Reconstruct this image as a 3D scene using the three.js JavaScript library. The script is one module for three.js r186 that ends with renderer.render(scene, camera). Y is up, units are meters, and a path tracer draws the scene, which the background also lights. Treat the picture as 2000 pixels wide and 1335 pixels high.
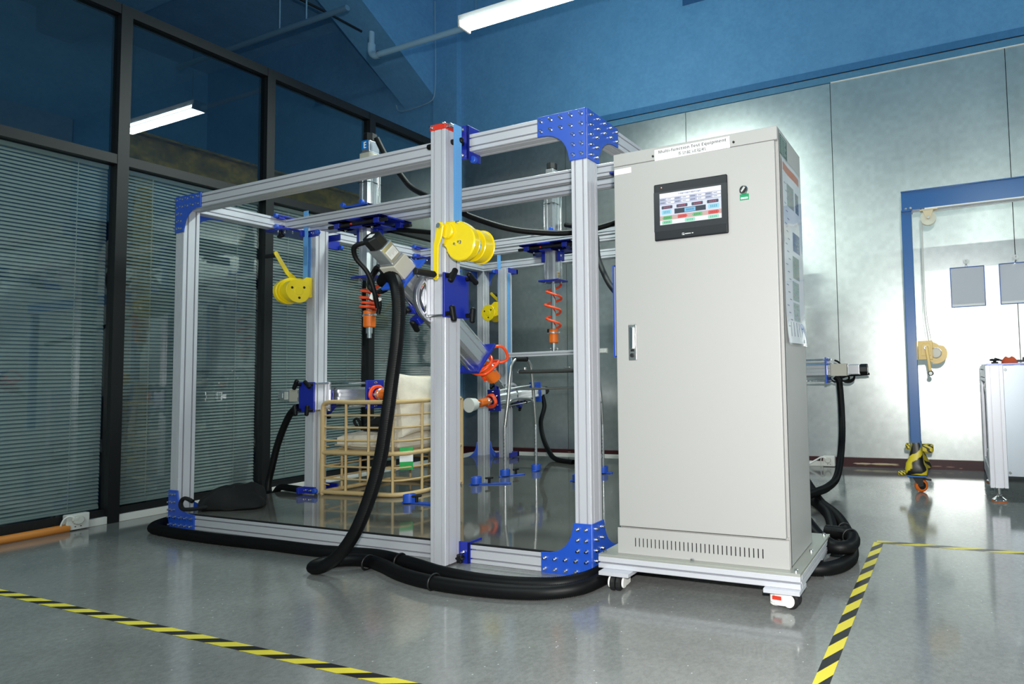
import * as THREE from 'three';
import { RoundedBoxGeometry } from 'three/addons/geometries/RoundedBoxGeometry.js';
import { mergeGeometries, mergeVertices, toCreasedNormals } from 'three/addons/utils/BufferGeometryUtils.js';
import { RectAreaLightUniformsLib } from 'three/addons/lights/RectAreaLightUniformsLib.js';

const scene = new THREE.Scene();
scene.background = new THREE.Color(0x05070a);
const IW = 2000, IH = 1335, FOCAL = 1161;
const camera = new THREE.PerspectiveCamera(2 * Math.atan(IH / 2 / FOCAL) * 180 / Math.PI, IW / IH, 0.05, 60);
camera.position.set(0, 0.82, 0);
camera.rotation.set(0.053, 0.3756, -0.0247, 'YXZ');
camera.setViewOffset(IW, IH, -400, 0, IW, IH);            // the lens is shifted to the side
const renderer = new THREE.WebGLRenderer({ antialias: true });
renderer.toneMapping = THREE.LinearToneMapping;
renderer.toneMappingExposure = 1.3;
renderer.shadowMap.enabled = true;
RectAreaLightUniformsLib.init();

const FLASH = 18.5, TUBE = 120, TUBE_SIDE = 64, TUBE_GLOW = 10;               // flash candela, tube panel radiance, glow of the tubes
const FLASH_AT = [0.06, 1.0, 0.03];

// ------------------------------------------------------------------ helpers
let seed = 7;
const rnd = () => { seed = (seed * 1664525 + 1013904223) >>> 0; return seed / 4294967296; };
const V = (x, y, z) => new THREE.Vector3(x, y, z);
const used = new Map();
function numbered(n) { const k = used.get(n) ?? 0; used.set(n, k + 1); return k ? n + '_' + String(k).padStart(3, '0') : n; }
function thing(name, label, category, pos = [0, 0, 0], turn = 0, group) {
  const o = new THREE.Group(); o.name = numbered(name); scene.add(o);
  o.position.set(...pos); o.rotation.y = turn; o.userData = { label, category };
  if (group) o.userData.group = group;
  return o;
}
function tag(o, label, category, group) { o.userData.label = label; o.userData.category = category; if (group) o.userData.group = group; return o; }
function put(name, geo, mat, parent = scene, label) {
  if (Array.isArray(geo)) geo = join(geo);
  const m = new THREE.Mesh(geo, mat); m.name = parent === scene ? numbered(name) : name;
  m.castShadow = m.receiveShadow = true;
  if (label) m.userData.label = label;
  parent.add(m); return m;
}
function struct(name, geo, mat, parent = scene) { const m = put(name, geo, mat, parent); if (parent === scene) m.userData.kind = 'structure'; return m; }
function dup(src, pos, turn, label, group) {
  const c = src.clone(); c.name = numbered(src.name.replace(/_\d{3}$/, '')); scene.add(c);
  if (pos) c.position.set(...pos); if (turn !== undefined && turn !== null) c.rotation.y = turn;
  c.userData = { ...src.userData }; if (label) c.userData.label = label; if (group) c.userData.group = group;
  return c;
}
function join(list) {
  list = list.map(g => { g = g.index ? g.toNonIndexed() : g; for (const k of Object.keys(g.attributes)) if (!['position', 'normal', 'uv'].includes(k)) g.deleteAttribute(k); return g; });
  return list.length === 1 ? list[0] : mergeGeometries(list);
}
const mv = (g, x = 0, y = 0, z = 0) => g.clone().translate(x, y, z);
const rt = (g, x = 0, y = 0, z = 0) => { g = g.clone(); if (x) g.rotateX(x); if (y) g.rotateY(y); if (z) g.rotateZ(z); return g; };
const box = (w, h, d, x = 0, y = 0, z = 0) => new THREE.BoxGeometry(w, h, d).translate(x, y, z);
const rbox = (w, h, d, r, x = 0, y = 0, z = 0, s = 2) => new RoundedBoxGeometry(w, h, d, s, Math.min(r, w / 2.01, h / 2.01, d / 2.01)).translate(x, y, z);
const span = (a, b, r = 0) => r ? rbox(Math.abs(b[0] - a[0]), Math.abs(b[1] - a[1]), Math.abs(b[2] - a[2]), r, (a[0] + b[0]) / 2, (a[1] + b[1]) / 2, (a[2] + b[2]) / 2)
  : box(Math.abs(b[0] - a[0]), Math.abs(b[1] - a[1]), Math.abs(b[2] - a[2]), (a[0] + b[0]) / 2, (a[1] + b[1]) / 2, (a[2] + b[2]) / 2);
const UPV = V(0, 1, 0);
function aim(g, a, b) { // geometry along +y centred at 0 -> between a and b
  const A = V(...a), B = V(...b), q = new THREE.Quaternion().setFromUnitVectors(UPV, B.clone().sub(A).normalize());
  return g.clone().applyQuaternion(q).translate((A.x + B.x) / 2, (A.y + B.y) / 2, (A.z + B.z) / 2);
}
const dist = (a, b) => Math.hypot(a[0] - b[0], a[1] - b[1], a[2] - b[2]);
function rod(a, b, r, seg = 12, r2 = r) { return aim(new THREE.CylinderGeometry(r2, r, dist(a, b), seg), a, b); }
function ccyl(r, h, seg = 20, c = 0.15 * r) { // chamfered cylinder along y, centred
  return toCreasedNormals(new THREE.LatheGeometry([[0, -h / 2], [r - c, -h / 2], [r, -h / 2 + c], [r, h / 2 - c], [r - c, h / 2], [0, h / 2]].map(p => new THREE.Vector2(...p)), seg), 0.6);
}
const cb = (a, b, r, seg = 20) => aim(ccyl(r, dist(a, b), seg), a, b);
function curve(pts, tension = 0.5) { return new THREE.CatmullRomCurve3(pts.map(p => V(...p)), false, 'centripetal', tension); }
function tube(pts, r, n = 40, seg = 10) { return new THREE.TubeGeometry(pts.isCurve ? pts : curve(pts), n, r, seg, false); }
function hoseGeo(pts, r, pitch = 0.0075) { // corrugated conduit: a ring every pitch
  const c = curve(pts), L = c.getLength(), n = Math.min(Math.round(L / pitch * 2), 1400), seg = 12;
  const g = new THREE.TubeGeometry(c, n, r, seg, false), p = g.attributes.position, q = V(0, 0, 0);
  for (let i = 0; i <= n; i++) {
    c.getPointAt(i / n, q); const k = i % 2 ? 0.9 : 1.0;
    for (let j = 0; j <= seg; j++) { const t = i * (seg + 1) + j; p.setXYZ(t, q.x + (p.getX(t) - q.x) * k, q.y + (p.getY(t) - q.y) * k, q.z + (p.getZ(t) - q.z) * k); }
  }
  g.computeVertexNormals(); return g;
}
function extr(shape, depth, bevel = 0, curveSegments = 12) {
  return new THREE.ExtrudeGeometry(shape, { depth: depth - 2 * bevel, bevelEnabled: bevel > 0, bevelSize: bevel, bevelThickness: bevel, bevelOffset: -bevel, bevelSegments: 1, curveSegments }).translate(0, 0, bevel);
}
function poly(pts) { const s = new THREE.Shape(); pts.forEach((p, i) => i ? s.lineTo(...p) : s.moveTo(...p)); s.closePath(); return s; }
// slotted aluminium extrusion, cross-section w x h, nw slots on the faces across w, nh on those across h; runs along +z from 0
function profileShape(w, h, nw, nh, sw = 0.007, sd = 0.016) {
  const pts = [], c = 0.002;
  const side = (len, n, f) => {
    f(-len / 2 + c, 0);
    for (let i = 0; i < n; i++) { const u = len * ((i + 0.5) / n - 0.5); f(u - sw / 2, 0); f(u - sw / 2, sd); f(u + sw / 2, sd); f(u + sw / 2, 0); }
    f(len / 2 - c, 0);
  };
  side(w, nw, (u, d) => pts.push([u, -h / 2 + d])); side(h, nh, (u, d) => pts.push([w / 2 - d, u]));
  side(w, nw, (u, d) => pts.push([-u, h / 2 - d])); side(h, nh, (u, d) => pts.push([-w / 2 + d, -u]));
  return poly(pts);
}
const profCache = new Map();
function bar(len, w, h, nw, nh) { return extr(profileShape(w, h, nw, nh), len).translate(0, 0, -len / 2); } // along z, centred
const barX = (x0, x1, y, z, w, h, nw, nh) => rt(bar(x1 - x0, w, h, nw, nh), 0, Math.PI / 2).translate((x0 + x1) / 2, y, z);   // w lies along z
const barY = (x, y0, y1, z, w, d, nw, nd) => rt(bar(y1 - y0, w, d, nw, nd), -Math.PI / 2).translate(x, (y0 + y1) / 2, z);
const barZ = (x, y, z0, z1, w, h, nw, nh) => bar(Math.abs(z1 - z0), w, h, nw, nh).translate(x, y, (z0 + z1) / 2);

// ------------------------------------------------------------------ textures
function hash2(x, y, s) { let h = (x * 374761393 + y * 668265263 + s * 974711) | 0; h = Math.imul(h ^ (h >>> 13), 1274126177); return ((h ^ (h >>> 16)) >>> 0) / 4294967296; }
function vnoise(x, y, per, s) {
  const xi = Math.floor(x), yi = Math.floor(y), fx = x - xi, fy = y - yi, w = a => ((a % per) + per) % per, sx = fx * fx * (3 - 2 * fx), sy = fy * fy * (3 - 2 * fy);
  const a = hash2(w(xi), w(yi), s), b = hash2(w(xi + 1), w(yi), s), c = hash2(w(xi), w(yi + 1), s), d = hash2(w(xi + 1), w(yi + 1), s);
  return a + (b - a) * sx + (c - a) * sy + (a - b - c + d) * sx * sy;
}
function dataTex(n, f, srgb, rep = [1, 1]) {
  const d = new Uint8Array(n * n * 4);
  for (let y = 0; y < n; y++) for (let x = 0; x < n; x++) { const c = f(x / n, y / n, x, y), i = (y * n + x) * 4; d[i] = c[0]; d[i + 1] = c[1]; d[i + 2] = c[2]; d[i + 3] = 255; }
  const t = new THREE.DataTexture(d, n, n); t.wrapS = t.wrapT = THREE.RepeatWrapping; t.magFilter = THREE.LinearFilter; t.minFilter = THREE.LinearMipmapLinearFilter; t.generateMipmaps = true;
  if (srgb) t.colorSpace = THREE.SRGBColorSpace; t.repeat.set(...rep); t.needsUpdate = true; return t;
}
const cl = v => Math.max(0, Math.min(255, Math.round(v)));
function speck(base, amp, big, s, rep, n = 512) {
  return dataTex(n, (u, v, x, y) => { const k = (hash2(x, y, s) - 0.5) * amp + (vnoise(u * 64, v * 64, 64, s + 1) - 0.5) * amp * 0.8 + (vnoise(u * 6, v * 6, 6, s + 2) + vnoise(u * 15, v * 15, 15, s + 3) - 1) * big; return base.map(c => cl(c + k)); }, true, rep);
}
function canvasTex(w, h, draw) { const c = document.createElement('canvas'); c.width = w; c.height = h; draw(c.getContext('2d'), w, h); const t = new THREE.CanvasTexture(c); t.colorSpace = THREE.SRGBColorSpace; t.anisotropy = 8; return t; }

// ------------------------------------------------------------------ materials
const std = (color, roughness = 0.5, metalness = 0, extra = {}) => new THREE.MeshStandardMaterial({ color, roughness, metalness, ...extra });
const phy = (o) => new THREE.MeshPhysicalMaterial(o);
function weave() { return dataTex(64, (u, v, x, y) => { const a = (x % 16 < 5) && (y % 8 < 4), b = ((x + 8) % 16 < 3) && ((y + 4) % 8 < 4), n = (hash2(x, y, 2) - 0.5) * 20; return a || b ? [cl(170 + n), cl(212 + n), cl(240 + n)] : [cl(70 + n), cl(148 + n), cl(220 + n)]; }, true, [1.5, 16]); }
const M = {
  alu: std(0xd0d1d8, 0.4, 0.25), brushed: std(0xaeb0b6, 0.32, 0.85), aluBright: std(0xd6d7da, 0.26, 0.85), chrome: std(0xd8d8d8, 0.12, 1), steel: std(0xb9bab8, 0.3, 0.9),
  blue: phy({ color: 0x2052c0, roughness: 0.42, clearcoat: 0.3, clearcoatRoughness: 0.3 }), blueDeep: phy({ color: 0x10259a, roughness: 0.4, clearcoat: 0.3, clearcoatRoughness: 0.3 }),
  strap: std(0xffffff, 0.8, 0, { map: weave() }), yellow: phy({ color: 0xf2d40c, roughness: 0.32, clearcoat: 0.6, clearcoatRoughness: 0.12 }), red: std(0xd8321f, 0.5),
  black: std(0x0c0c0e, 0.45), rubber: std(0x101012, 0.6), knob: phy({ color: 0x08080a, roughness: 0.5, specularIntensity: 0.6 }), hose: phy({ color: 0x09090b, roughness: 0.5, specularIntensity: 0.5 }), cable: phy({ color: 0x060607, roughness: 0.55, specularIntensity: 0.5 }),
  orange: std(0xe8701a, 0.45), coil: phy({ color: 0xff5522, roughness: 0.35, clearcoat: 0.4 }), white: std(0xecebe6, 0.5), beige: std(0xbdb9ab, 0.45),
  cabinet: std(0xa9a8a6, 0.42), trunk: std(0xd9d8d2, 0.5), dark: std(0x18191b, 0.6), frame: std(0x07080b, 0.5), maroon: std(0x3a0d12, 0.45),
  crane: phy({ color: 0x08589a, roughness: 0.4, clearcoat: 0.4, clearcoatRoughness: 0.2 }), paper: std(0xc4c5cc, 0.6), clear: phy({ color: 0xffffff, transmission: 1, roughness: 0.06, thickness: 0, ior: 1.45 }),
  rattan: std(0xc8ab7a, 0.5), rope: std(0xc9c9c4, 0.8), slat: std(0xbabeba, 0.5), cord: std(0xc9ccc8, 0.8), tan: std(0xd8c7a6, 0.5),
};
const glass = phy({ color: 0xe6ecec, transmission: 1, roughness: 0, thickness: 0, ior: 1.52, specularIntensity: 1 });
// ------------------------------------------------------------------ light sources
{ // the photographer's flash above the lens
  const t = thing('flash_lamp', 'small camera flash lamp standing at the viewpoint, out of the picture', 'lamp', FLASH_AT);
  t.rotation.set(0.06, 0.2, 0, 'YXZ');
  put('housing', rbox(0.075, 0.055, 0.05, 0.008, 0, 0, 0.04), M.black, t);
  put('diffuser', rbox(0.066, 0.042, 0.006, 0.002, 0, 0, 0.012), std(0xffffff, 0.5, 0, { emissive: 0xffffff, emissiveIntensity: 2 }), t);
  const s = new THREE.SpotLight(0xfdfbf8, FLASH, 0, 1.25, 0.5, 2); s.castShadow = true; s.shadow.radius = 1.2; s.shadow.mapSize.set(2048, 2048);
  s.position.set(0, 0, -0.02); t.add(s); s.target.position.set(0, 0, -4); t.add(s.target);
}
// ------------------------------------------------------------------ the setting
const ZB = -5.2, XG = -4.86;
function planeGrid(geo, su, sv) { return geo; }
function uvBox(g, s = 1) { // box-projected uv in metres
  g = g.index ? g.toNonIndexed() : g; const p = g.attributes.position, n = g.attributes.normal, uv = new Float32Array(p.count * 2);
  for (let i = 0; i < p.count; i++) { const ax = Math.abs(n.getX(i)), ay = Math.abs(n.getY(i)), az = Math.abs(n.getZ(i)); const x = p.getX(i), y = p.getY(i), z = p.getZ(i);
    const [u, v] = ay > ax && ay > az ? [x, z] : ax > az ? [z, y] : [x, y]; uv[i * 2] = u * s; uv[i * 2 + 1] = v * s; }
  g.setAttribute('uv', new THREE.BufferAttribute(uv, 2)); return g;
}
const floorMap = dataTex(1024, (u, v, x, y) => {
  let k = (hash2(x, y, 3) - 0.5) * 14 + (vnoise(u * 200, v * 200, 200, 5) - 0.5) * 12 + (vnoise(u * 5, v * 5, 5, 6) - 0.5) * 9 + (vnoise(u * 17, v * 17, 17, 8) - 0.5) * 7;
  const s = vnoise(u * 90, v * 22, 22, 12) > 0.93 ? 2 : 0; k += s; if (hash2(x >> 1, y >> 1, 77) > 0.9994) k += 70;
  return [cl(126 + k), cl(127 + k), cl(125 + k)];
}, true, [0.5, 0.5]);
const floorRough = dataTex(512, (u, v) => { const k = vnoise(u * 8, v * 8, 8, 21) * 26 + vnoise(u * 40, v * 40, 40, 22) * 16; return [255, cl(18 + 0.45 * k), 0]; }, false, [0.4, 0.4]);
const floorMat = phy({ color: 0xffffff, map: floorMap, roughness: 1, roughnessMap: floorRough, metalness: 0, specularIntensity: 1, ior: 1.7 });
struct('floor', uvBox(span([-10, -0.2, -5.6], [4.2, 0, 4.4])), floorMat);
const blueWall = std(0xffffff, 0.62, 0, { map: speck([96, 154, 200], 9, 5, 31, [0.6, 0.6]) });
const ceilMat = std(0xffffff, 0.7, 0, { map: speck([120, 176, 214], 9, 6, 41, [0.6, 0.6]) });
struct('ceiling', uvBox(span([-10, 5.4, -5.6], [4.2, 5.6, 4.4])), ceilMat);
const wallBack = struct('wall_back', uvBox(span([-10, 0, ZB - 0.4], [4.2, 5.4, ZB - 0.016])), blueWall);
struct('wall_left', uvBox(span([-10.2, 0, -5.6], [-10, 5.6, 4.4])), blueWall);
struct('wall_right', uvBox(span([4, 0, -5.2], [4.2, 5.4, 4.4])), std(0xb7c2c6, 0.7));
struct('wall_front', uvBox(span([-10, 0, 4.2], [4, 5.4, 4.4])), std(0xa9b4ba, 0.7));
{ // galvanised steel sheets on the back wall, seams between them
  const steelMap = dataTex(512, (u, v, x, y) => { const k = (hash2(x, y, 50) - 0.5) * 10 + (vnoise(u * 40, v * 40, 40, 51) - 0.5) * 12 + (vnoise(u * 5, v * 5, 5, 52) - 0.5) * 14; return [cl(220 + k), cl(225 + k), cl(222 + k)]; }, true, [0.7, 0.7]);
  const steelRough = dataTex(512, (u, v, x, y) => { const k = (vnoise(u * 5, v * 5, 5, 61) - 0.5) * 8 + (vnoise(u * 24, v * 24, 24, 62) - 0.5) * 4 + (hash2(x, y, 63) - 0.5) * 14; return [255, cl(89 + k), 0]; }, false, [0.5, 0.5]);
  const steelMat = std(0xffffff, 1, 0.89, { map: steelMap, roughnessMap: steelRough });
  put('backing', span([-6.55, 0.07, ZB - 0.018], [4, 3.375, ZB - 0.013]), M.dark, wallBack);
  const xs = [-6.55, -5.14, -3.73, -2.32, -0.907, 0.5, 1.91, 3.32, 4.0];
  for (let i = 0; i + 1 < xs.length; i++) put('panel', uvBox(span([xs[i] + 0.003, 0.07, ZB - 0.016], [xs[i + 1] - 0.003, 3.375, ZB])), steelMat, wallBack);
  put('trim', uvBox(span([-6.55, 3.38, ZB - 0.016], [4, 3.44, ZB + 0.006])), std(0xffffff, 0.55, 0, { map: speck([86, 138, 172], 9, 5, 33, [0.6, 0.6]) }), wallBack);
  put('groove', span([-6.55, 3.44, ZB - 0.016], [4, 3.456, ZB - 0.01]), M.dark, wallBack);
  put('trim', uvBox(span([-6.55, 3.456, ZB - 0.016], [4, 3.52, ZB - 0.004])), std(0xffffff, 0.6, 0, { map: speck([60, 118, 166], 9, 5, 34, [0.6, 0.6]) }), wallBack);
  put('edge_strip', span([-0.9, 3.374, ZB], [4, 3.381, ZB + 0.008]), M.white, wallBack);
  put('hatch', span([-2.33, 4.46, ZB - 0.012], [-2.02, 4.8, ZB - 0.008]), std(0x2a5a8c, 0.6), wallBack);
}
{ // dark red skirting with chips where the paint came off
  const chips = canvasTex(2048, 64, (c, w, h) => {
    c.fillStyle = '#3d1016'; c.fillRect(0, 0, w, h);
    for (let i = 0; i < 500; i++) { c.fillStyle = `rgba(${20 + rnd() * 60},${6 + rnd() * 20},${10 + rnd() * 18},0.35)`; c.fillRect(rnd() * w, rnd() * h, 6 + rnd() * 30, 1 + rnd() * 3); }
    const chip = (x, y, rw, rh, a = 1) => { c.fillStyle = `rgba(196,178,140,${a})`; c.beginPath(); for (let k = 0; k <= 14; k++) { const t = k / 14 * 6.283, q = 0.75 + rnd() * 0.4; c.lineTo(x + Math.cos(t) * rw * q, y + Math.sin(t) * rh * q); } c.fill(); };
    const X = x => (x + 6.6) / 10.6 * w;
    chip(X(-0.73), 40, 16, 7); chip(X(-0.57), 39, 22, 8); chip(X(-0.62), 42, 8, 4); chip(X(-0.15), 42, 9, 3, 0.7); chip(X(-0.05), 44, 7, 3, 0.6); chip(X(-0.47), 45, 6, 3, 0.7); chip(X(-3.7), 20, 4, 4, 0.5);
    for (let i = 0; i < 26; i++) chip(rnd() * w, 20 + rnd() * 36, 2 + rnd() * 3, 1 + rnd() * 2, 0.4);
  });
  const g = box(10.6, 0.078, 0.03, -1.3, 0.039, ZB + 0.015);
  struct('baseboard_back', g, std(0xffffff, 0.45, 0, { map: chips }));
  struct('trim_1', [span([XG, 0, ZB + 0.03], [-1.07, 0.042, ZB + 0.055], 0.003)], M.trunk);        // white cable trunking along the back wall
  struct('trim_2', [span([XG + 0.02, 0, -5.14], [XG + 0.05, 0.044, -1.93], 0.003)], M.trunk);       // and along the glass partition
}
{ // haunched concrete beam and shallow pilaster beyond the partition
  const s = poly([[0, 4.13], [1.9, 5.4], [0, 5.4]]);
  const g = extr(s, 0.52); g.rotateY(-Math.PI / 2); g.translate(-5.54, 0, ZB - 0.016);
  struct('beam_1', uvBox(g), blueWall);
  struct('pilaster_1', uvBox(span([-5.54, 0, ZB - 0.016], [-5.18, 5.4, ZB + 0.05])), blueWall);
  struct('beam_2', uvBox(span([-10, 5.1, -3.75], [-6.06, 5.4, -3.45])), ceilMat);
}
// dark framed glass partition on the left
const TOP = 3.25, MZ = [-0.35, -1.205, -2.062, -2.93, -3.795, -4.665], ZE = -4.695;
struct('trim_3', [span([XG - 0.05, TOP - 0.055, 0.6], [XG + 0.05, TOP + 0.012, ZE])], M.frame);
struct('trim_4', [span([XG - 0.05, 2.225, 0.6], [XG + 0.05, 2.285, ZE])], M.frame);
struct('trim_5', [span([XG - 0.05, 0, 0.6], [XG + 0.018, 0.085, ZE])], M.frame);
MZ.forEach((z, i) => struct('trim_' + (6 + i), [span([XG - 0.053, 0, z - 0.028], [XG + 0.053, TOP + 0.01, z + 0.028])], M.frame));
for (let i = 0; i + 1 < MZ.length; i++) {
  const a = MZ[i] - 0.028, b = MZ[i + 1] + 0.028;
  const w = new THREE.Group(); w.name = 'window_' + (i + 1); w.userData = { kind: 'structure' }; scene.add(w);
  put('pane', span([XG + 0.012, 0.085, a], [XG + 0.013, 2.225, b]), glass, w);
  put('pane', span([XG + 0.012, 2.285, a], [XG + 0.013, TOP - 0.055, b]), glass, w);
}
struct('wall_end', [span([XG - 0.05, 0, 0.55], [XG + 0.05, 5.4, 4.2])], std(0x9fb0ba, 0.7));
// venetian blinds behind the glass
{
  const slatS = new THREE.BoxGeometry(0.0008, 0.0215, 1);
  const names = ['', 'leftmost venetian blind behind the glass, cut by the picture edge', 'venetian blind in the glass bay behind the left frame corner post', 'venetian blind in the glass bay behind the left winch column', 'venetian blind in the last glass bay, left of the near red capped column'];
  for (let i = 0; i + 1 < MZ.length; i++) {
    const a = MZ[i] - 0.04, b = MZ[i + 1] + 0.04, L = a - b, zc = (a + b) / 2;
    if (i === 0) continue;
    const t = thing('venetian_blind', names[i], 'blind', [XG - 0.028, 0, zc], 0, 'venetian blinds behind the glass');
    put('head_rail', rbox(0.026, 0.026, L, 0.003, 0, 2.208, 0), M.slat, t);
    put('bottom_rail', rbox(0.024, 0.014, L, 0.003, 0, 0.098, 0), M.slat, t);
    for (const f of [-0.32, 0.32]) put('ladder_cord', rod([0.014, 0.1, L * f], [0.014, 2.2, L * f], 0.0016, 5), M.cord, t);
    const g = slatS.clone().scale(1, 1, L); g.rotateZ(0.62);
    for (let k = 0; k < 94; k++) { const m = put('slat', g, M.slat, t); m.position.y = 0.115 + k * 0.0222; m.rotation.z = (hash2(k, i, 5) - 0.5) * 0.09; }
  }
}
// the hall beyond the partition
{
  const yel = std(0xffffff, 0.6, 0, { map: dataTex(256, (u, v, x, y) => { const n = vnoise(u * 12, v * 12, 12, 71) * 0.6 + vnoise(u * 40, v * 40, 40, 72) * 0.4; return [cl(92 + n * 110), cl(70 + n * 84), cl(16 + n * 26)]; }, true, [1, 1]) });
  const t = thing('crane_girder', 'mottled yellow girder seen dimly through the upper glass panes', 'girder', [-6.6, 2.9, -3.9]);
  put('web', uvBox(span([-0.03, -0.12, -1.2], [0.03, 0.14, 1.05], 0)), yel, t); put('flange', uvBox(span([-0.1, 0.14, -1.2], [0.1, 0.16, 1.05])), yel, t); put('flange', uvBox(span([-0.1, -0.14, -1.2], [0.1, -0.12, 1.05])), yel, t);
  for (const z of [-1.1, 0.95]) put('leg', span([-0.07, -2.9, z - 0.07], [0.07, -0.14, z + 0.07], 0.004), yel, t);
}
// ------------------------------------------------------------------ ceiling lamps and conduits
function tubeLamp(x0, y, z, label) {
  const L = 1.24, t = thing('tube_lamp', label, 'ceiling lamp', [x0 + L / 2, y, z], 0, 'fluorescent tube lamps');
  const sh = poly([[-0.05, 0.006], [-0.05, 0.05], [0.05, 0.05], [0.05, 0.006], [0.042, 0.006], [0.036, 0.014], [-0.036, 0.014], [-0.042, 0.006]]);
  put('reflector', rt(extr(sh, L), 0, Math.PI / 2).translate(-L / 2, 0.012, 0), std(0xe8eaec, 0.4), t);
  for (const s of [-1, 1]) put('socket', rbox(0.02, 0.05, 0.11, 0.004, s * (L / 2 - 0.012), 0.0, 0), M.white, t);
  const glow = std(0xffffff, 0.4, 0, { emissive: 0xf0fff6, emissiveIntensity: TUBE_GLOW });
  for (const s of [-1, 1]) put('tube', aim(new THREE.CylinderGeometry(0.015, 0.015, L - 0.05, 14), [-L / 2 + 0.025, -0.002, s * 0.03], [L / 2 - 0.025, -0.002, s * 0.03]), glow, t);
  put('suspension', [rod([-0.5, 0.05, 0], [-0.5, 5.4 - y, 0], 0.003, 6), rod([0.5, 0.05, 0], [0.5, 5.4 - y, 0], 0.003, 6)], M.steel, t);
  const a = new THREE.RectAreaLight(0xf0fff6, TUBE, L - 0.05, 0.1); a.position.set(0, -0.024, 0); a.rotation.x = -Math.PI / 2; t.add(a);
  for (const s of [1, -1]) { const b = new THREE.RectAreaLight(0xf0fff6, TUBE_SIDE, L - 0.05, 0.04); b.position.set(0, 0.0, s * 0.052); b.rotation.order = 'YXZ'; b.rotation.set(0.42, s > 0 ? Math.PI : 0, 0); t.add(b); }
  return t;
}
tubeLamp(-3.255, 3.42, -3.3, 'twin fluorescent tube lamp at the top centre of the picture, beside the conduit');
tubeLamp(2.3, 3.42, -3.3, 'twin fluorescent tube lamp above the right hand work area, out of the picture');
tubeLamp(-3.255, 3.42, 1.2, 'twin fluorescent tube lamp behind the viewpoint on the left, out of the picture');
tubeLamp(0.2, 3.42, 2.2, 'twin fluorescent tube lamp behind the viewpoint on the right, out of the picture');
{
  const pm = std(0x7fa3bd, 0.45);
  const t = thing('conduit_pipe', 'pale conduit pipe running from the elbow to the left end of the tube lamp', 'pipe', [-4.2, 3.42, -3.31], 0, 'ceiling conduit pipes');
  put('pipe', [rod([0.02, 0, 0], [0.93, 0, 0], 0.02, 14), tube([[0.04, 0, 0], [0.0, 0.008, 0], [-0.012, 0.06, 0]], 0.022, 8, 12), rod([-0.012, 0.05, 0], [-0.012, 0.2, 0], 0.02, 12)], pm, t);
  put('elbow', [tube([[0.07, 0, 0], [0.012, 0.004, 0], [-0.012, 0.03, 0], [-0.013, 0.1, 0]], 0.028, 12, 12)], pm, t);
  const u = thing('conduit_pipe', 'dim conduit pipe hung on two thin rods under the ceiling, left of the beam', 'pipe', [-5.9, 4.2, -3.64], 0, 'ceiling conduit pipes');
  put('pipe', rod([-1.6, 0, 0], [0.96, 0, 0], 0.024, 14), std(0x5d82a0, 0.5), u);
  for (const x of [0.03, 0.41]) put('hanger', rod([x, 0.02, 0], [x, 1.2, 0], 0.007, 6), pm, u);
  const w = thing('ceiling_cable', 'thin dark cable running along the ceiling toward the beam', 'cable', [-5.69, 4.5, -3.6]);
  put('cable', tube([[0.0, 0.02, 0.25], [0.02, 0, -0.0], [0.05, 0, -0.3], [0.07, 0, -0.7]], 0.012, 16, 6), M.black, w);
  const l = thing('wall_cable', 'pale thin cable looped under the concrete beam on the far wall', 'cable', [-5.8, 4.1, ZB + 0.05]);
  put('cable', tube([[0.29, 1.2, 0], [0.29, 0.12, 0], [0.26, 0.02, 0], [0.18, -0.01, 0.0], [-0.26, -0.03, 0], [-0.31, 0.0, 0], [-0.33, 0.06, 0]], 0.008, 40, 6), pm, l);
}
// ------------------------------------------------------------------ the big aluminium frame
const FX0 = -4.327, FX1 = -1.404, FZ0 = -2.109, FZ1 = -4.639, FH = 1.96, S = 0.08;
const boltGeo = ccyl(0.0062, 0.015, 10, 0.002), boltCap = join([mv(ccyl(0.0085, 0.007, 10, 0.0015), 0, -0.004, 0), mv(ccyl(0.0055, 0.012, 8, 0.0015), 0, 0.004, 0)]);
function bolts(parent, list, axis, geo = boltCap, mat = M.chrome) { // axis: 'x+','z+','y-'
  const g = axis === 'z+' ? rt(geo, Math.PI / 2) : axis === 'x+' ? rt(geo, 0, 0, -Math.PI / 2) : axis === 'x-' ? rt(geo, 0, 0, Math.PI / 2) : axis === 'y-' ? rt(geo, Math.PI) : axis === 'z-' ? rt(geo, -Math.PI / 2) : geo;
  for (const p of list) { const m = put('bolt', g, mat, parent); m.position.set(...p); }
}
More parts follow.
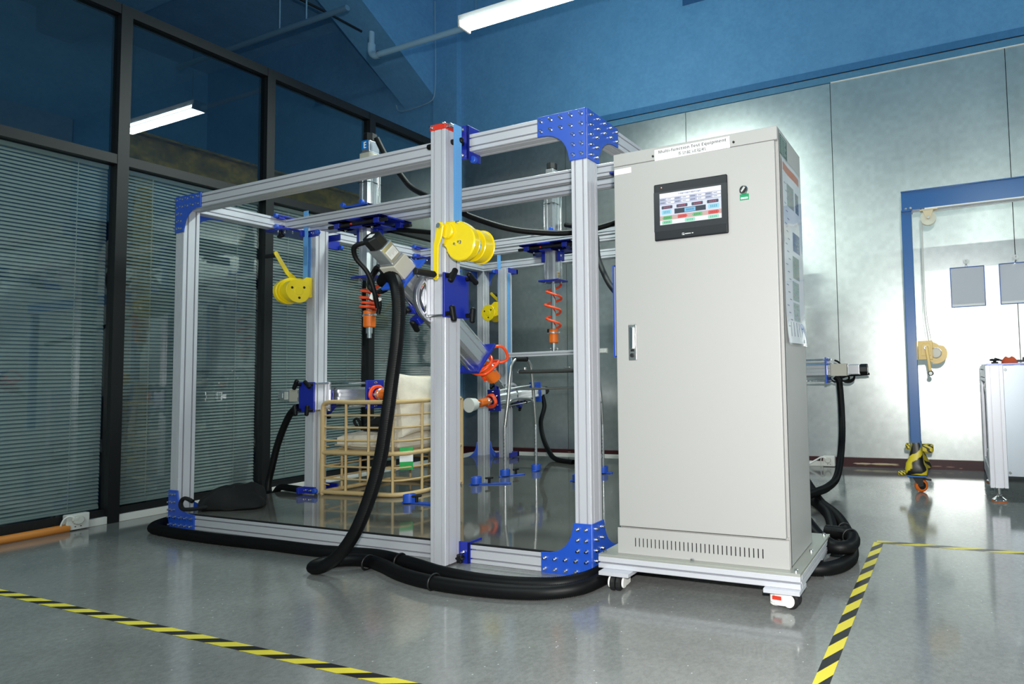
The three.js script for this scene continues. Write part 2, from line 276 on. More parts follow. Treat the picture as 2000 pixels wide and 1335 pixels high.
{
  const t = thing('test_frame', 'large cubic frame of slotted aluminium bars with blue bolted corner plates', 'machine frame', [0, 0, 0]);
  for (const [x, z] of [[FX0, FZ0], [FX1, FZ0], [FX0, FZ1], [FX1, FZ1]]) {
    const sx = x === FX0 ? 1 : -1, sz = z === FZ0 ? -1 : 1;
    put('post', barY(x + sx * S / 2, S, FH - S, z + sz * S / 2, S, S, 2, 2), M.alu, t);
  }
  for (const y of [S / 2, FH - S / 2]) {
    for (const z of [FZ0 - S / 2, FZ1 + S / 2]) put('beam', barX(FX0, FX1, y, z, S, S, 2, 2), M.alu, t);
    for (const x of [FX0 + S / 2, FX1 - S / 2]) put('beam', barZ(x, y, FZ0 - S, FZ1 + S, S, S, 2, 2), M.alu, t);
  }
  const plateMap = dataTex(512, (u, v, x, y) => { let k = (hash2(x, y, 91) - 0.5) * 12 + (vnoise(u * 9, v * 9, 9, 92) - 0.5) * 10; if (hash2(x >> 1, y >> 1, 94) > 0.9986) k += 90 * hash2(x, y, 95); return [cl(92 + k), cl(92 + k), cl(87 + k)]; }, true, [0.9, 0.9]);
  put('floor_plate', uvBox(span([FX0 + 0.004, S, FZ1 + 0.004], [FX1 - 0.004, S + 0.006, FZ0 - 0.006])), phy({ color: 0xffffff, map: plateMap, roughness: 0.06, specularIntensity: 1, ior: 1.85 }), t, 'dark polished plate');
  put('edge_seal', [span([FX0 + S, S, FZ0 - 0.008], [FX1 - S, S + 0.008, FZ0 - 0.001], 0)], M.rubber, t);
  // corner plates: L-shaped with a concave inner edge
  const s = new THREE.Shape(); s.moveTo(0, 0.004); s.lineTo(-0.25, 0.004); s.lineTo(-0.25, -0.084); s.lineTo(-0.205, -0.086); s.bezierCurveTo(-0.13, -0.095, -0.092, -0.14, -0.085, -0.215); s.lineTo(0.0, -0.215); s.closePath();
  const pg = extr(s, 0.007, 0.0012, 10), edge = [];
  const spots = [];
  for (let c = 0; c < 5; c++) for (const y of [-0.018, -0.062]) spots.push([-0.02 - c * 0.052, y]);
  for (const y of [-0.104, -0.148, -0.192]) for (const x of [-0.02, -0.062]) spots.push([x, y]);
  const corner = (x, y, z, face, fx, fy, withBolts) => { // face z: plate in xy; face x: plate in zy; fx, fy mirror the L
    let g = pg.clone(); g.scale(fx, fy, 1); if (fx * fy < 0) { const ix = g.index, p = g; g = g.index ? g.toNonIndexed() : g; for (const k of ['position', 'normal', 'uv']) { const a = g.attributes[k], n = a.itemSize; for (let i = 0; i < a.count; i += 3) for (let j = 0; j < n; j++) { const q = a.array[(i + 1) * n + j]; a.array[(i + 1) * n + j] = a.array[(i + 2) * n + j]; a.array[(i + 2) * n + j] = q; } } }
    const out = face[1] === '+' ? 1 : -1;
    if (face[0] === 'x') g.rotateY(Math.PI / 2); // local x -> -z, local z -> x
    if (out < 0) g.translate(face[0] === 'x' ? -0.007 : 0, 0, face[0] === 'z' ? -0.007 : 0);
    g.translate(x, y, z);
    const b = put('corner_plate', g, M.blue, t);
    if (withBolts) bolts(b, spots.map(([u, v]) => face[0] === 'z' ? [x + u * fx, y + v * fy, z + out * 0.012] : [x + out * 0.012, y + v * fy, z - u * fx]), face);
  };
  for (const [y, fy] of [[FH, 1], [0, -1]]) {
    corner(FX1, y, FZ0, 'z+', 1, fy, true); corner(FX1, y, FZ0, 'x+', -1, fy, true);
    corner(FX0, y, FZ0, 'z+', -1, fy, true); corner(FX0, y, FZ0, 'x-', -1, fy, false);
    corner(FX0, y, FZ1, 'z-', -1, fy, false); corner(FX0, y, FZ1, 'x-', 1, fy, false);
    corner(FX1, y, FZ1, 'z-', 1, fy, false); corner(FX1, y, FZ1, 'x+', 1, fy, false);
  }
}
// ------------------------------------------------------------------ small hardware shapes
const tKnob = join([rbox(0.074, 0.022, 0.026, 0.011, 0, 0.034, 0, 3), rbox(0.03, 0.024, 0.028, 0.011, 0, 0.031, 0, 3), mv(ccyl(0.011, 0.03, 12), 0, 0.014, 0)]);       // T-handle, stem along +y from 0
const starKnob = (() => { const s = new THREE.Shape(); for (let i = 0; i <= 36; i++) { const a = i / 36 * Math.PI * 2, r = 0.018 + 0.0035 * Math.cos(a * 6); i ? s.lineTo(Math.cos(a) * r, Math.sin(a) * r) : s.moveTo(r, 0); } return join([rt(extr(s, 0.018, 0.003), -Math.PI / 2).translate(0, 0.012, 0), mv(ccyl(0.008, 0.014, 12), 0, 0.006, 0)]); })();
const roller = ccyl(0.017, 0.02, 20, 0.003);
function place(name, g, mat, parent, pos, rot = [0, 0, 0]) { const m = put(name, g, mat, parent); m.position.set(...pos); m.rotation.set(...rot); return m; }
// ------------------------------------------------------------------ sliding column (origin at the floor below its centre; the strap face is +x, the near face +z)
const CW = 0.088;
function makeColumn() {
  const t = thing('sliding_column', 'near aluminium column with red end cap, standing in front of the frame', 'column', [0, 0, 0], 0, 'sliding columns of the test frame');
  put('profile', barY(0, 0.008, 1.965, 0, CW, CW, 2, 2), M.alu, t);
  const cap = put('end_cap', rbox(CW + 0.004, 0.028, CW + 0.004, 0.003, 0, 1.979, 0), M.red, t, 'red end cap');
  bolts(cap, [[-0.035, 1.98, CW / 2 + 0.004], [0.035, 1.99, CW / 2 + 0.002]], 'z+'); bolts(cap, [[CW / 2 + 0.004, 1.98, 0.03], [CW / 2 + 0.004, 1.975, -0.03]], 'x+');
  put('strap_roller', rod([CW / 2 + 0.012, 1.985, -0.028], [CW / 2 + 0.012, 1.985, 0.03], 0.01, 12), M.steel, t);
  // brackets that grip the frame beam behind, top and bottom, on both sides
  for (const [y, yb] of [[1.92, -1], [0.045, 1]]) for (const s of [1, -1]) {
    const b = put('bracket', [span([s * CW / 2, y - 0.08, -CW / 2 + 0.004], [s * (CW / 2 + 0.058), y + 0.08 - (yb > 0 ? 0.03 : 0), -CW / 2 + 0.012], 0.002), span([s * (CW / 2 + 0.05), y - 0.08, -CW / 2 - 0.07], [s * (CW / 2 + 0.058), y + 0.08 - (yb > 0 ? 0.03 : 0), -CW / 2 + 0.012], 0.002)], M.blueDeep, t);
    bolts(b, [[s * (CW / 2 + 0.03), y + (yb > 0 ? 0.005 : 0.062), -CW / 2 + 0.018], [s * (CW / 2 + 0.03), y - 0.06, -CW / 2 + 0.018]], 'z+');
    place('roller', roller, M.blue, b, [s * (CW / 2 + 0.062), y + yb * 0.075 * (yb > 0 ? 0.3 : 1), -CW / 2 - 0.02], [Math.PI / 2, 0, 0]);
    place('knob', yb < 0 ? tKnob : starKnob, M.knob, b, [s * (CW / 2 + 0.028), y - (yb < 0 ? 0.005 : 0.018), -CW / 2 + 0.012], [Math.PI / 2, yb < 0 ? 0 : 0, yb < 0 ? 0 : 0]);
  }
  return t;
}
// hand winch, axis along z, mounted on the +x face; crank on the +z side
function makeWinch() {
  const t = thing('hand_winch', 'yellow hand winch with black crank grip on the near red capped column', 'winch', [0, 0, 0], 0, 'yellow hand winches on the columns');
  const s = new THREE.Shape(); // gear cover: big circle with the pinion lobe at upper left
  const R = 0.082; s.moveTo(-0.086, 0.1); s.lineTo(-0.012, 0.097); s.quadraticCurveTo(0.02, 0.09, R * Math.cos(0.75), R * Math.sin(0.75)); s.absarc(0, 0, R, 0.75, -Math.PI * 0.92, true); s.lineTo(-0.096, -0.006); s.closePath();
  put('gear_cover', extr(s, 0.034, 0.005, 24).translate(0, 0, 0.034), M.yellow, t);
  const p = new THREE.Shape(); p.absarc(-0.066, 0.055, 0.034, 0, Math.PI * 2, false);
  put('pinion_housing', extr(p, 0.014, 0.004, 20).translate(0, 0, 0.066), M.yellow, t);
  const mount = put('mount_plate', [span([-0.1, -0.03, -0.05], [-0.092, 0.1, 0.045], 0.002), extr(poly([[-0.1, 0.1], [-0.06, 0.1], [0.03, 0.03], [0.03, -0.03], [-0.03, -0.05], [-0.1, -0.03]]), 0.005, 0.001).translate(0, 0, -0.05), extr(poly([[-0.1, 0.1], [-0.06, 0.1], [0.03, 0.03], [0.03, -0.03], [-0.03, -0.05], [-0.1, -0.03]]), 0.005, 0.001).translate(0, 0, 0.026)], M.yellow, t);
  put('nameplate', span([-0.07, -0.015, -0.0525], [-0.035, 0.045, -0.0505]), M.steel, mount);
  const drum = put('drum', [mv(rt(ccyl(0.078, 0.006, 36, 0.002), Math.PI / 2), 0, 0, -0.06), mv(rt(ccyl(0.072, 0.006, 36, 0.002), Math.PI / 2), 0, 0, 0.022), mv(rt(ccyl(0.03, 0.09, 20), Math.PI / 2), 0, 0, -0.02), rt(ccyl(0.073, 0.05, 36, 0.003), Math.PI / 2).translate(0, 0, -0.032)], M.yellow, t);
  put('strap_wrap', rt(ccyl(0.05, 0.055, 28, 0.003), Math.PI / 2).translate(0, 0, -0.02), M.strap, drum);
  for (const a of [0.4, 2.5, 4.6]) put('hole_rim', rt(ccyl(0.008, 0.003, 12), Math.PI / 2).translate(Math.cos(a) * 0.045, Math.sin(a) * 0.045, -0.0635), M.black, drum);
  bolts(t, [[0, -0.0, 0.07], [-0.012, 0.088, 0.068], [-0.086, -0.005, 0.068], [-0.025, -0.006, 0.068]], 'z+');
  place('axle_nut', rt(ccyl(0.012, 0.014, 6, 0.002), Math.PI / 2), M.chrome, t, [-0.088, 0.076, 0.098]);
  const ax = [-0.088, 0.076, 0.086];
  const arm = put('crank_arm', extr((() => { const a = new THREE.Shape(); a.absarc(-0.088, 0.076, 0.018, 2.6, -0.4, true); a.lineTo(-0.082, 0.02); a.lineTo(-0.097, -0.01); a.lineTo(-0.1, -0.145); a.absarc(-0.113, -0.148, 0.0135, 0, -Math.PI, true); a.lineTo(-0.125, -0.005); a.closePath(); return a; })(), 0.007, 0.0015).translate(-ax[0], -ax[1], 0), M.yellow, t);
  arm.position.set(...ax);
  put('grip', [rod([-0.113, -0.137, 0.093], [-0.113, -0.137, 0.105], 0.008, 12), cb([-0.113, -0.137, 0.1], [-0.113, -0.137, 0.2], 0.0145, 20)].map(g => g.translate(-ax[0], -ax[1], -ax[2])), M.rubber, arm, 'black cylindrical crank grip');
  put('strap', [span([-0.083, 0.1, -0.026], [-0.081, 0.56, 0.02])], M.strap, t);
  return t;
}
const H0 = Math.PI / 2;
// swivel clamp on a column, its pivot axis along x through the origin; clamp plate on +x, protractor on -x
function makeClamp() {
  const t = thing('swivel_clamp', 'blue four knob clamp plate with silver protractor on the near column', 'clamp', [0, 0, 0], 0, 'blue swivel clamps on the columns');
  const c = put('clamp_plate', rbox(0.012, 0.2, 0.145, 0.003, 0.062, 0.01, 0), M.blueDeep, t);
  for (const [y, z, r] of [[0.095, 0.056, -0.5], [0.095, -0.06, 0.9], [-0.075, 0.056, 0.2], [-0.075, -0.06, -0.1]]) place('knob', tKnob, M.knob, c, [0.068, y, z], [r, 0, -Math.PI / 2]);
  for (const y of [0.1, -0.08]) for (const z of [0.054, -0.054]) put('tie_rod', rod([-0.06, y, z], [0.062, y, z], 0.0065, 12), M.chrome, t);
  const arc = new THREE.Shape(); arc.absarc(0, 0, 0.12, 0, Math.PI, false); arc.lineTo(-0.12, -0.004); arc.lineTo(0.12, -0.004); arc.closePath();
  const slot = new THREE.Path(); slot.absarc(0, 0, 0.094, 0.3, Math.PI - 0.3, false); slot.absarc(0, 0, 0.08, Math.PI - 0.3, 0.3, true); arc.holes.push(slot);
  const rim = new THREE.Shape(); rim.absarc(0, 0, 0.12, 0, Math.PI, false); rim.absarc(0, 0, 0.108, Math.PI, 0, true); rim.closePath();
  put('protractor', [extr(arc, 0.012, 0.0015, 32), extr(rim, 0.02, 0.001, 32).translate(0, 0, -0.012)].map(g => { g.rotateZ(-H0); g.rotateY(-H0); return g.translate(-0.056, 0.005, 0.0); }), M.brushed, t);
  const sl = put('slider_block', [rbox(0.05, 0.035, 0.09, 0.005).rotateX(0.7).translate(-0.115, -0.075, 0.03), rbox(0.05, 0.03, 0.04, 0.005).rotateX(0.7).translate(-0.115, -0.045, 0.075)], M.blueDeep, t);
  place('knob', tKnob, M.knob, sl, [-0.115, -0.05, 0.09], [1.9, 0.3, 0]); place('knob', tKnob, M.knob, sl, [-0.115, -0.095, 0.045], [2.5, 1.2, 0]);
  bolts(t, [[-0.072, 0.07, 0.045], [-0.072, -0.05, 0.05]], 'x-');
  put('back_plate', rbox(0.012, 0.2, 0.13, 0.002, -0.05, 0.01, 0), M.aluBright, t);
  put('pivot_block', rbox(0.02, 0.1, 0.1, 0.004, -0.08, 0, 0), M.blueDeep, t);
  return t;
}
// linear actuator along z: motor at +z, piston at -z. F motor end, Rr end plate, mid guide plate (all distances from the origin)
const bodyShape = (() => { const a = 0.05, c = 0.014, g = 0.004, pts = []; const q = [[-a + c, -a], [-0.014, -a], [-0.012, -a + g], [0.012, -a + g], [0.014, -a], [a - c, -a]]; for (let k = 0; k < 4; k++) { const co = Math.cos(k * Math.PI / 2), si = Math.sin(k * Math.PI / 2); q.forEach(([x, y]) => pts.push([x * co - y * si, x * si + y * co])); } return poly(pts); })();
const octo = (r) => { const s = new THREE.Shape(); for (let i = 0; i < 8; i++) { const a = Math.PI / 8 + i * Math.PI / 4; i ? s.lineTo(r * Math.cos(a), r * Math.sin(a)) : s.moveTo(r * Math.cos(a), r * Math.sin(a)); } s.closePath(); return s; };
const warnTex = canvasTex(128, 96, (c, w, h) => { c.fillStyle = '#e9e6e0'; c.fillRect(0, 0, w, h); c.fillStyle = '#e8c81a'; c.fillRect(0, 0, w, 40); c.fillStyle = '#111'; c.beginPath(); c.moveTo(30, 6); c.lineTo(44, 34); c.lineTo(16, 34); c.fill(); for (let i = 0; i < 3; i++) c.fillRect(52, 10 + i * 9, 66 - i * 8, 4); c.strokeStyle = '#c22'; c.lineWidth = 6; c.beginPath(); c.arc(34, 68, 18, 0, 7); c.moveTo(22, 56); c.lineTo(46, 80); c.stroke(); c.fillStyle = '#555'; for (let i = 0; i < 4; i++) c.fillRect(62, 52 + i * 9, 56 - (i % 2) * 14, 3); });
const eTex = canvasTex(64, 64, (c, w, h) => { c.fillStyle = '#1173c4'; c.fillRect(0, 0, w, h); c.fillStyle = '#fff'; c.font = 'bold 60px sans-serif'; c.textAlign = 'center'; c.textBaseline = 'middle'; c.fillText('E', 32, 34); });
const motorTex = canvasTex(64, 96, (c, w, h) => { c.fillStyle = '#dadad4'; c.fillRect(0, 0, w, h); c.fillStyle = '#777'; for (let i = 0; i < 8; i++) c.fillRect(8, 10 + i * 10, 46 - (i * 17) % 22, 2); });
function plane(w, h, tex, rough = 0.5) { return [new THREE.BoxGeometry(w, h, 0.0008), std(0xffffff, rough, 0, { map: tex })]; }
function makeActuator(name, label, o) {
  const t = thing('linear_actuator', label, 'actuator', [0, 0, 0], 0, 'linear actuators on the test frame');
  const F = o.F, Rr = o.R, m0 = F - 0.05, m1 = m0 - (o.motor ?? 0.085), a1 = m1 - (o.adapter ?? 0.1);
  const cap = put('motor_cap', extr(octo(0.042), 0.052, 0.004).translate(0, 0, m0), o.bare ? M.aluBright : M.black, t);
  put('sticker', span([-0.014, -0.012, F + 0.0015], [0.014, 0.012, F + 0.003]), M.white, cap);
  const mot = put('motor', [rbox(0.074, 0.074, m0 - m1, 0.006, 0, 0, (m0 + m1) / 2), rbox(0.08, 0.08, 0.008, 0.003, 0, 0, m1 + 0.006)], M.aluBright, t);
  if (o.sticker) { const [g, m] = plane(0.06, 0.062, eTex, 0.4); place('letter_sticker', g, m, mot, [-0.004, -0.0379, (m0 + m1) / 2 + 0.012], [Math.PI / 2, 0, 0]); }
  else { const [g, m] = plane(0.04, 0.055, motorTex, 0.4); place('rating_plate', g, m, mot, [0.0376, 0, (m0 + m1) / 2], [0, Math.PI / 2, 0]); place('rating_plate', g, m, mot, [0, 0.0376, (m0 + m1) / 2], [-Math.PI / 2, 0, 0]); }
  put('adapter', rbox(0.09, 0.09, m1 - a1, 0.004, 0, 0, (m1 + a1) / 2), M.beige, t);
  const body = put('body', [extr(bodyShape, a1 + Rr).translate(0, 0, -Rr)], M.aluBright, t);
  put('joint_line', [span([-0.0505, -0.0505, (a1 - Rr) / 2 - 0.03], [0.0505, 0.0505, (a1 - Rr) / 2 - 0.027]), ...(o.vertical ? [span([-0.0505, -0.0505, a1 - 0.13], [0.0505, 0.0505, a1 - 0.127])] : [])], M.dark, body);
  { const [g, m] = plane(0.05, 0.036, warnTex, 0.4); place('warning_label', g, m, body, [0.0505, 0, (o.warn ?? 0.04)], [0, Math.PI / 2, 0]); if (o.vertical) place('warning_label', g, m, body, [0.02, -0.0505, a1 - 0.05], [Math.PI / 2, 0, 0]); }
  for (const s of [-1, 1]) { const p = o.rodsX ? [s * 0.078, 0] : [0, s * 0.078]; put('guide_rod', rod([p[0], p[1], -Rr], [p[0], p[1], (o.mid ?? a1) + 0.03], 0.008, 12), M.chrome, t); }
  if (o.mid !== undefined) put('guide_plate', o.rodsX ? rbox(0.19, 0.13, 0.012, 0.003, 0, 0, o.mid) : rbox(0.13, 0.19, 0.012, 0.003, 0, 0, o.mid), M.blue, t);
  const ep = put('end_plate', o.rodsX ? rbox(0.19, 0.13, 0.014, 0.003, 0, 0, -Rr - 0.007) : rbox(0.13, 0.19, 0.014, 0.003, 0, 0, -Rr - 0.007), M.blueDeep, t);
  bolts(ep, [[-0.04, 0.04, -Rr - 0.018], [0.04, 0.04, -Rr - 0.018], [-0.04, -0.04, -Rr - 0.018], [0.04, -0.04, -Rr - 0.018], [0.078 * (o.rodsX ? 1 : 0), 0.078 * (o.rodsX ? 0 : 1), -Rr - 0.018], [-0.078 * (o.rodsX ? 1 : 0), -0.078 * (o.rodsX ? 0 : 1), -Rr - 0.018]], 'z-');
  const r0 = -Rr - 0.014, r1 = r0 - o.rod;
  put('piston_rod', rod([0, 0, r0], [0, 0, r1], 0.019, 20), M.chrome, t);
  const cell = put('load_cell', cb([0, 0, r1], [0, 0, r1 - 0.11], 0.036, 24), M.orange, t);
  put('ring_clamp', [rt(ccyl(0.041, 0.014, 24), Math.PI / 2).translate(0, 0, r1 - 0.03), span([-0.058, -0.008, r1 - 0.037], [0.058, 0.008, r1 - 0.023], 0.002)], M.aluBright, cell);
  put('connector', rbox(0.022, 0.022, 0.03, 0.004, -0.045, 0.0, r1 - 0.012), M.black, cell);
  const tip = put('tip', [rod([0, 0, r1 - 0.11], [0, 0, r1 - 0.15], 0.019, 16), rod([0, 0, r1 - 0.15], [0, 0, r1 - 0.18], 0.013, 16)], M.chrome, t);
  if (o.foot) put('foot', [span([-0.04, -0.006, r1 - 0.17], [0.04, 0.006, r1 - 0.155], 0.003), rod([-0.03, 0, r1 - 0.15], [-0.03, 0, r1 - 0.182], 0.006, 8), rod([0.03, 0, r1 - 0.15], [0.03, 0, r1 - 0.182], 0.006, 8)], M.steel, tip);
  if (o.pad) put('pad', rt(new THREE.CylinderGeometry(0.062, 0.05, 0.07, 28), -Math.PI / 2).translate(0, 0, r1 - 0.2), M.white, t, 'white round push pad');
  // spiral air hose around the rod
  const pts = [], L0 = r0 - 0.02, L1 = r1 + 0.01, n = Math.round(o.turns * 14), rr = o.coilR ?? 0.05;
  for (let i = 0; i <= n; i++) { const u = i / n, a = u * o.turns * Math.PI * 2 + 0.6, e = o.bunch ? Math.pow(u, 0.55) : u; const k = rr * (0.9 + 0.25 * hash2(i >> 2, 3, 9)); pts.push([Math.cos(a) * k, Math.sin(a) * k, L0 + (L1 - L0) * e]); }
  put('coil_hose', tube(pts, o.coilT ?? 0.0075, n * 5, 10), M.coil, t);
  if (o.loop) put('coil_hose', tube(o.loop.map(p => [p[0], p[1], p[2] + r0]), 0.008, 60, 10), M.coil, t);
  return t;
}
// ------------------------------------------------------------------ the near column and its copies
const near = makeColumn(); near.position.set(-2.145, 0, -2.065);
const winch = makeWinch(); winch.position.set(-2.145 + 0.178, 1.418, -2.04);
const clamp = makeClamp(); clamp.position.set(-2.145, 1.19, -2.065);
const diag = makeActuator('a', 'tilted linear actuator with black motor cap, passing behind the near column', { F: 0.385, R: 0.4, mid: 0.17, rod: 0.05, turns: 2.5, bunch: true, coilR: 0.05, warn: 0.08, adapter: 0.075, loop: [[0, 0.06, 0.01], [0.05, 0.13, -0.05], [0.04, 0.11, -0.13], [-0.04, 0.04, -0.09], [-0.05, -0.04, -0.05], [0.03, -0.05, -0.06], [0.05, 0.05, -0.08], [-0.02, 0.07, -0.1], [-0.05, 0, -0.1], [0, -0.05, -0.11]] });
diag.position.set(-2.275, 1.19, -2.085); diag.rotation.set(-0.7, 0, 0, 'YXZ');
// local offset of a copy: the near set turned about the column
const turned = (cx, cz, th, lx, y, lz) => [cx + lx * Math.cos(th) + lz * Math.sin(th), y, cz - lx * Math.sin(th) + lz * Math.cos(th)];
const LC = [-4.01, -2.755], BC = [-3.93, -4.5], RC = [-1.26, -4.5];
const H = Math.PI / 2;
function plainColumn(c, th, label, low = 0.76) { // inner columns carry no red cap and end under the beams
  const t = thing('sliding_column', label, 'column', [c[0], 0, c[1]], th, 'sliding columns of the test frame');
  put('profile', barY(0, 0.087, 1.86, 0, CW, CW, 2, 2), M.alu, t);
  for (const [y, s] of [[0.115, 1], [1.835, -1]]) { const b = put('bracket', [span([-0.11, y - 0.022, -0.012 + CW / 2], [0.09, y + 0.022, CW / 2 + 0.008], 0.002), span([-0.11, y - 0.022, -CW / 2 - 0.03], [-0.1, y + 0.022, CW / 2 + 0.008], 0.002), span([CW / 2, y - 0.022, -CW / 2 - 0.03], [CW / 2 + 0.008, y + 0.022, CW / 2 + 0.008], 0.002)], M.blueDeep, t); bolts(b, [[-0.08, y, CW / 2 + 0.012], [-0.03, y, CW / 2 + 0.012], [0.06, y, CW / 2 + 0.012]], 'z+'); bolts(b, [[CW / 2 + 0.012, y, 0.02], [CW / 2 + 0.012, y, -0.03]], 'x+'); place('roller', roller, M.blue, b, [CW / 2 + 0.016, y, -CW / 2 - 0.04], [0, 0, H]); }
  put('strap', [span([CW / 2 + 0.001, 1.5, 0.002], [CW / 2 + 0.003, 1.82, 0.04])], M.strap, t);
  put('strap', [span([-CW / 2 - 0.003, low, -0.02], [-CW / 2 - 0.001, 1.82, 0.016])], M.strap, t);
  return t;
}
plainColumn(LC, -H, 'aluminium column beside the glass partition, left of the rattan chair');
plainColumn(BC, Math.PI, 'aluminium column by the back corner post, behind the walking frame');
plainColumn(RC, H, 'aluminium column hidden behind the tall control cabinet');
const turnCrank = (w, a) => { w.children.find(c => c.name === 'crank_arm').rotation.z = a; };
turnCrank(dup(winch, turned(...LC, -H, 0.15, 1.43, 0.025), -H, 'yellow hand winch with crank raised to the left, on the left column by the glass'), 2.6);
turnCrank(dup(winch, turned(...BC, Math.PI, 0.15, 1.45, 0.0), Math.PI, 'small yellow hand winch seen from its drum side on the back column'), 2.3);
dup(clamp, turned(...LC, -H, 0, 0.72, 0), -H, 'blue four knob clamp with protractor low on the left column');
dup(clamp, turned(...BC, Math.PI, 0, 0.66, 0), Math.PI, 'blue knobbed clamp on the back column, seen behind the walking frame');
dup(clamp, turned(...RC, H, 0, 0.825, 0), H, 'blue clamp on the column hidden behind the control cabinet');
{
  const a = makeActuator('a', 'level linear actuator on the left column, pointing at the chair cushion', { F: 0.54, R: 0.38, rod: 0.03, turns: 3.5, coilR: 0.05, coilT: 0.009, adapter: 0.1, motor: 0.08, bare: true });
  a.position.set(...turned(...LC, -H, -0.13, 0.738, 0)); a.rotation.y = -H;
  const b = makeActuator('a', 'level linear actuator with white round pad behind the chair, seen through the walking frame', { F: 0.42, R: 0.3, mid: 0.26, rod: 0.06, turns: 4, coilR: 0.05, coilT: 0.0095, pad: true, adapter: 0.05, motor: 0.07 });
  b.position.set(...turned(...BC, Math.PI, -0.14, 0.66, 0)); b.rotation.set(-0.09, Math.PI, 0, 'YXZ');
  const c = makeActuator('a', 'level linear actuator sticking out to the right of the control cabinet', { F: 0.69, R: 0.3, mid: 0.4, rod: 0.04, turns: 3, coilR: 0.05, adapter: 0.12, motor: 0.09, warn: 0.32 });
  c.position.set(...turned(...RC, H, -0.1, 0.825, 0)); c.rotation.y = H;
}
// ------------------------------------------------------------------ gantries across the top and the vertical actuators
function gantry(z, label, x0, x1, gap) {
  const t = thing('gantry_beam', label, 'gantry', [0, 0, z], 0, 'twin rail gantries');
  put('rail', barX(x0, x1, 1.914, -0.02, 0.04, 0.068, 1, 2), M.alu, t); put('rail', barX(x0, x1, 1.914, -gap - 0.02, 0.04, 0.068, 1, 2), M.alu, t);
  for (const [x, s] of [[FX0 + S, -1], [FX1 - S, 1]]) {
    const e = put('end_clamp', [span([x + s * 0.09, 1.862, 0.06], [x - s * 0.12, 1.874, -gap - 0.1], 0.002), span([x - s * 0.002, 1.874, 0.045], [x - s * 0.034, 1.905, 0.005], 0.003), span([x - s * 0.002, 1.945, 0.045], [x - s * 0.034, 1.975, 0.005], 0.003), span([x + s * 0.06, 1.963, 0.05], [x - s * 0.04, 1.973, -gap - 0.08], 0.002), span([x - s * 0.03, 1.8, -gap - 0.05], [x - s * 0.06, 1.862, -gap - 0.2], 0.003)], M.blueDeep, t);
    bolts(e, [[x - s * 0.03, 1.856, 0.045], [x - s * 0.06, 1.856, 0.02], [x - s * 0.09, 1.856, -0.01], [x - s * 0.11, 1.856, -0.05], [x - s * 0.09, 1.856, -gap - 0.05], [x - s * 0.1, 1.856, -gap]], 'y-');
    for (const zz of [0.03, -gap - 0.03]) place('knob', tKnob, M.knob, e, [x - s * 0.03, 1.862, zz], [Math.PI, 0.2, 0]);
    place('roller', roller, M.blue, e, [x - s * 0.018, 1.89, 0.052], [H, 0, 0]); place('roller', roller, M.blue, e, [x - s * 0.018, 1.965, 0.056], [H, 0, 0]); place('roller', roller, M.blue, e, [x - s * 0.075, 1.82, -gap - 0.2], [H, 0, 0]);
  }
  return t;
}
gantry(-2.672, 'near twin rail gantry crossing the frame top, carrying the lettered actuator', FX0 + S + 0.03, FX1 - S - 0.03, 0.168);
gantry(-3.79, 'rear twin rail gantry crossing the frame top behind the cabinet', FX0 + S + 0.03, FX1 - S - 0.03, 0.185);
function carriage(x, z, label) {
  const t = thing('carriage', label, 'carriage', [x, 1.88, z], 0, 'blue gantry carriages');
  put('slide_plate', [span([-0.235, -0.014, 0.12], [-0.06, -0.004, -0.12], 0.002), span([0.06, -0.014, 0.12], [0.235, -0.004, -0.12], 0.002), span([-0.235, -0.014, 0.12], [0.235, -0.004, 0.06], 0.002), span([-0.235, -0.014, -0.06], [0.235, -0.004, -0.12], 0.002)], M.blueDeep, t);
  put('lower_plate', [span([-0.17, -0.062, 0.1], [-0.054, -0.05, -0.1], 0.002), span([0.054, -0.062, 0.1], [0.17, -0.05, -0.1], 0.002), span([-0.17, -0.062, 0.1], [0.17, -0.05, 0.056], 0.002), span([-0.17, -0.062, -0.056], [0.17, -0.05, -0.1], 0.002)], M.blueDeep, t);
  put('slide_block', [-0.2, 0.2].flatMap(x0 => [-0.08, 0.08].map(z0 => rbox(0.05, 0.036, 0.045, 0.004, x0 * 0.9, -0.032, z0))), M.blueDeep, t);
  put('rail_shaft', [rod([-0.26, -0.034, 0.09], [0.26, -0.034, 0.09], 0.012, 12), rod([-0.26, -0.034, -0.09], [0.26, -0.034, -0.09], 0.012, 12)], M.rubber, t);
  put('guide_bush', [-0.075, 0.075].map(x0 => rbox(0.04, 0.075, 0.05, 0.005, x0, -0.1, 0)), M.blueDeep, t);
  put('top_plate', [span([-0.11, 0.075, 0.105], [-0.056, 0.087, -0.105], 0.002), span([0.056, 0.075, 0.105], [0.11, 0.087, -0.105], 0.002), span([-0.11, 0.075, 0.11], [0.11, 0.087, 0.058], 0.002)], M.blue, t);
  for (const x0 of [-0.1, 0.07]) place('roller', roller, M.blue, t, [x0, 0.093, 0.115], [H, 0, 0]);
  bolts(t, [[-0.12, -0.066, 0.08], [0.12, -0.066, 0.08], [0.1, -0.1, 0.03]], 'y-');
  put('marker', rbox(0.012, 0.012, 0.008, 0.002, -0.04, -0.034, 0.104), M.red, t);
  return t;
}
carriage(-3.54, -2.778, 'blue sliding carriage under the near gantry, around the lettered actuator');
carriage(-2.93, -3.905, 'blue sliding carriage under the rear gantry, beside the right front post');
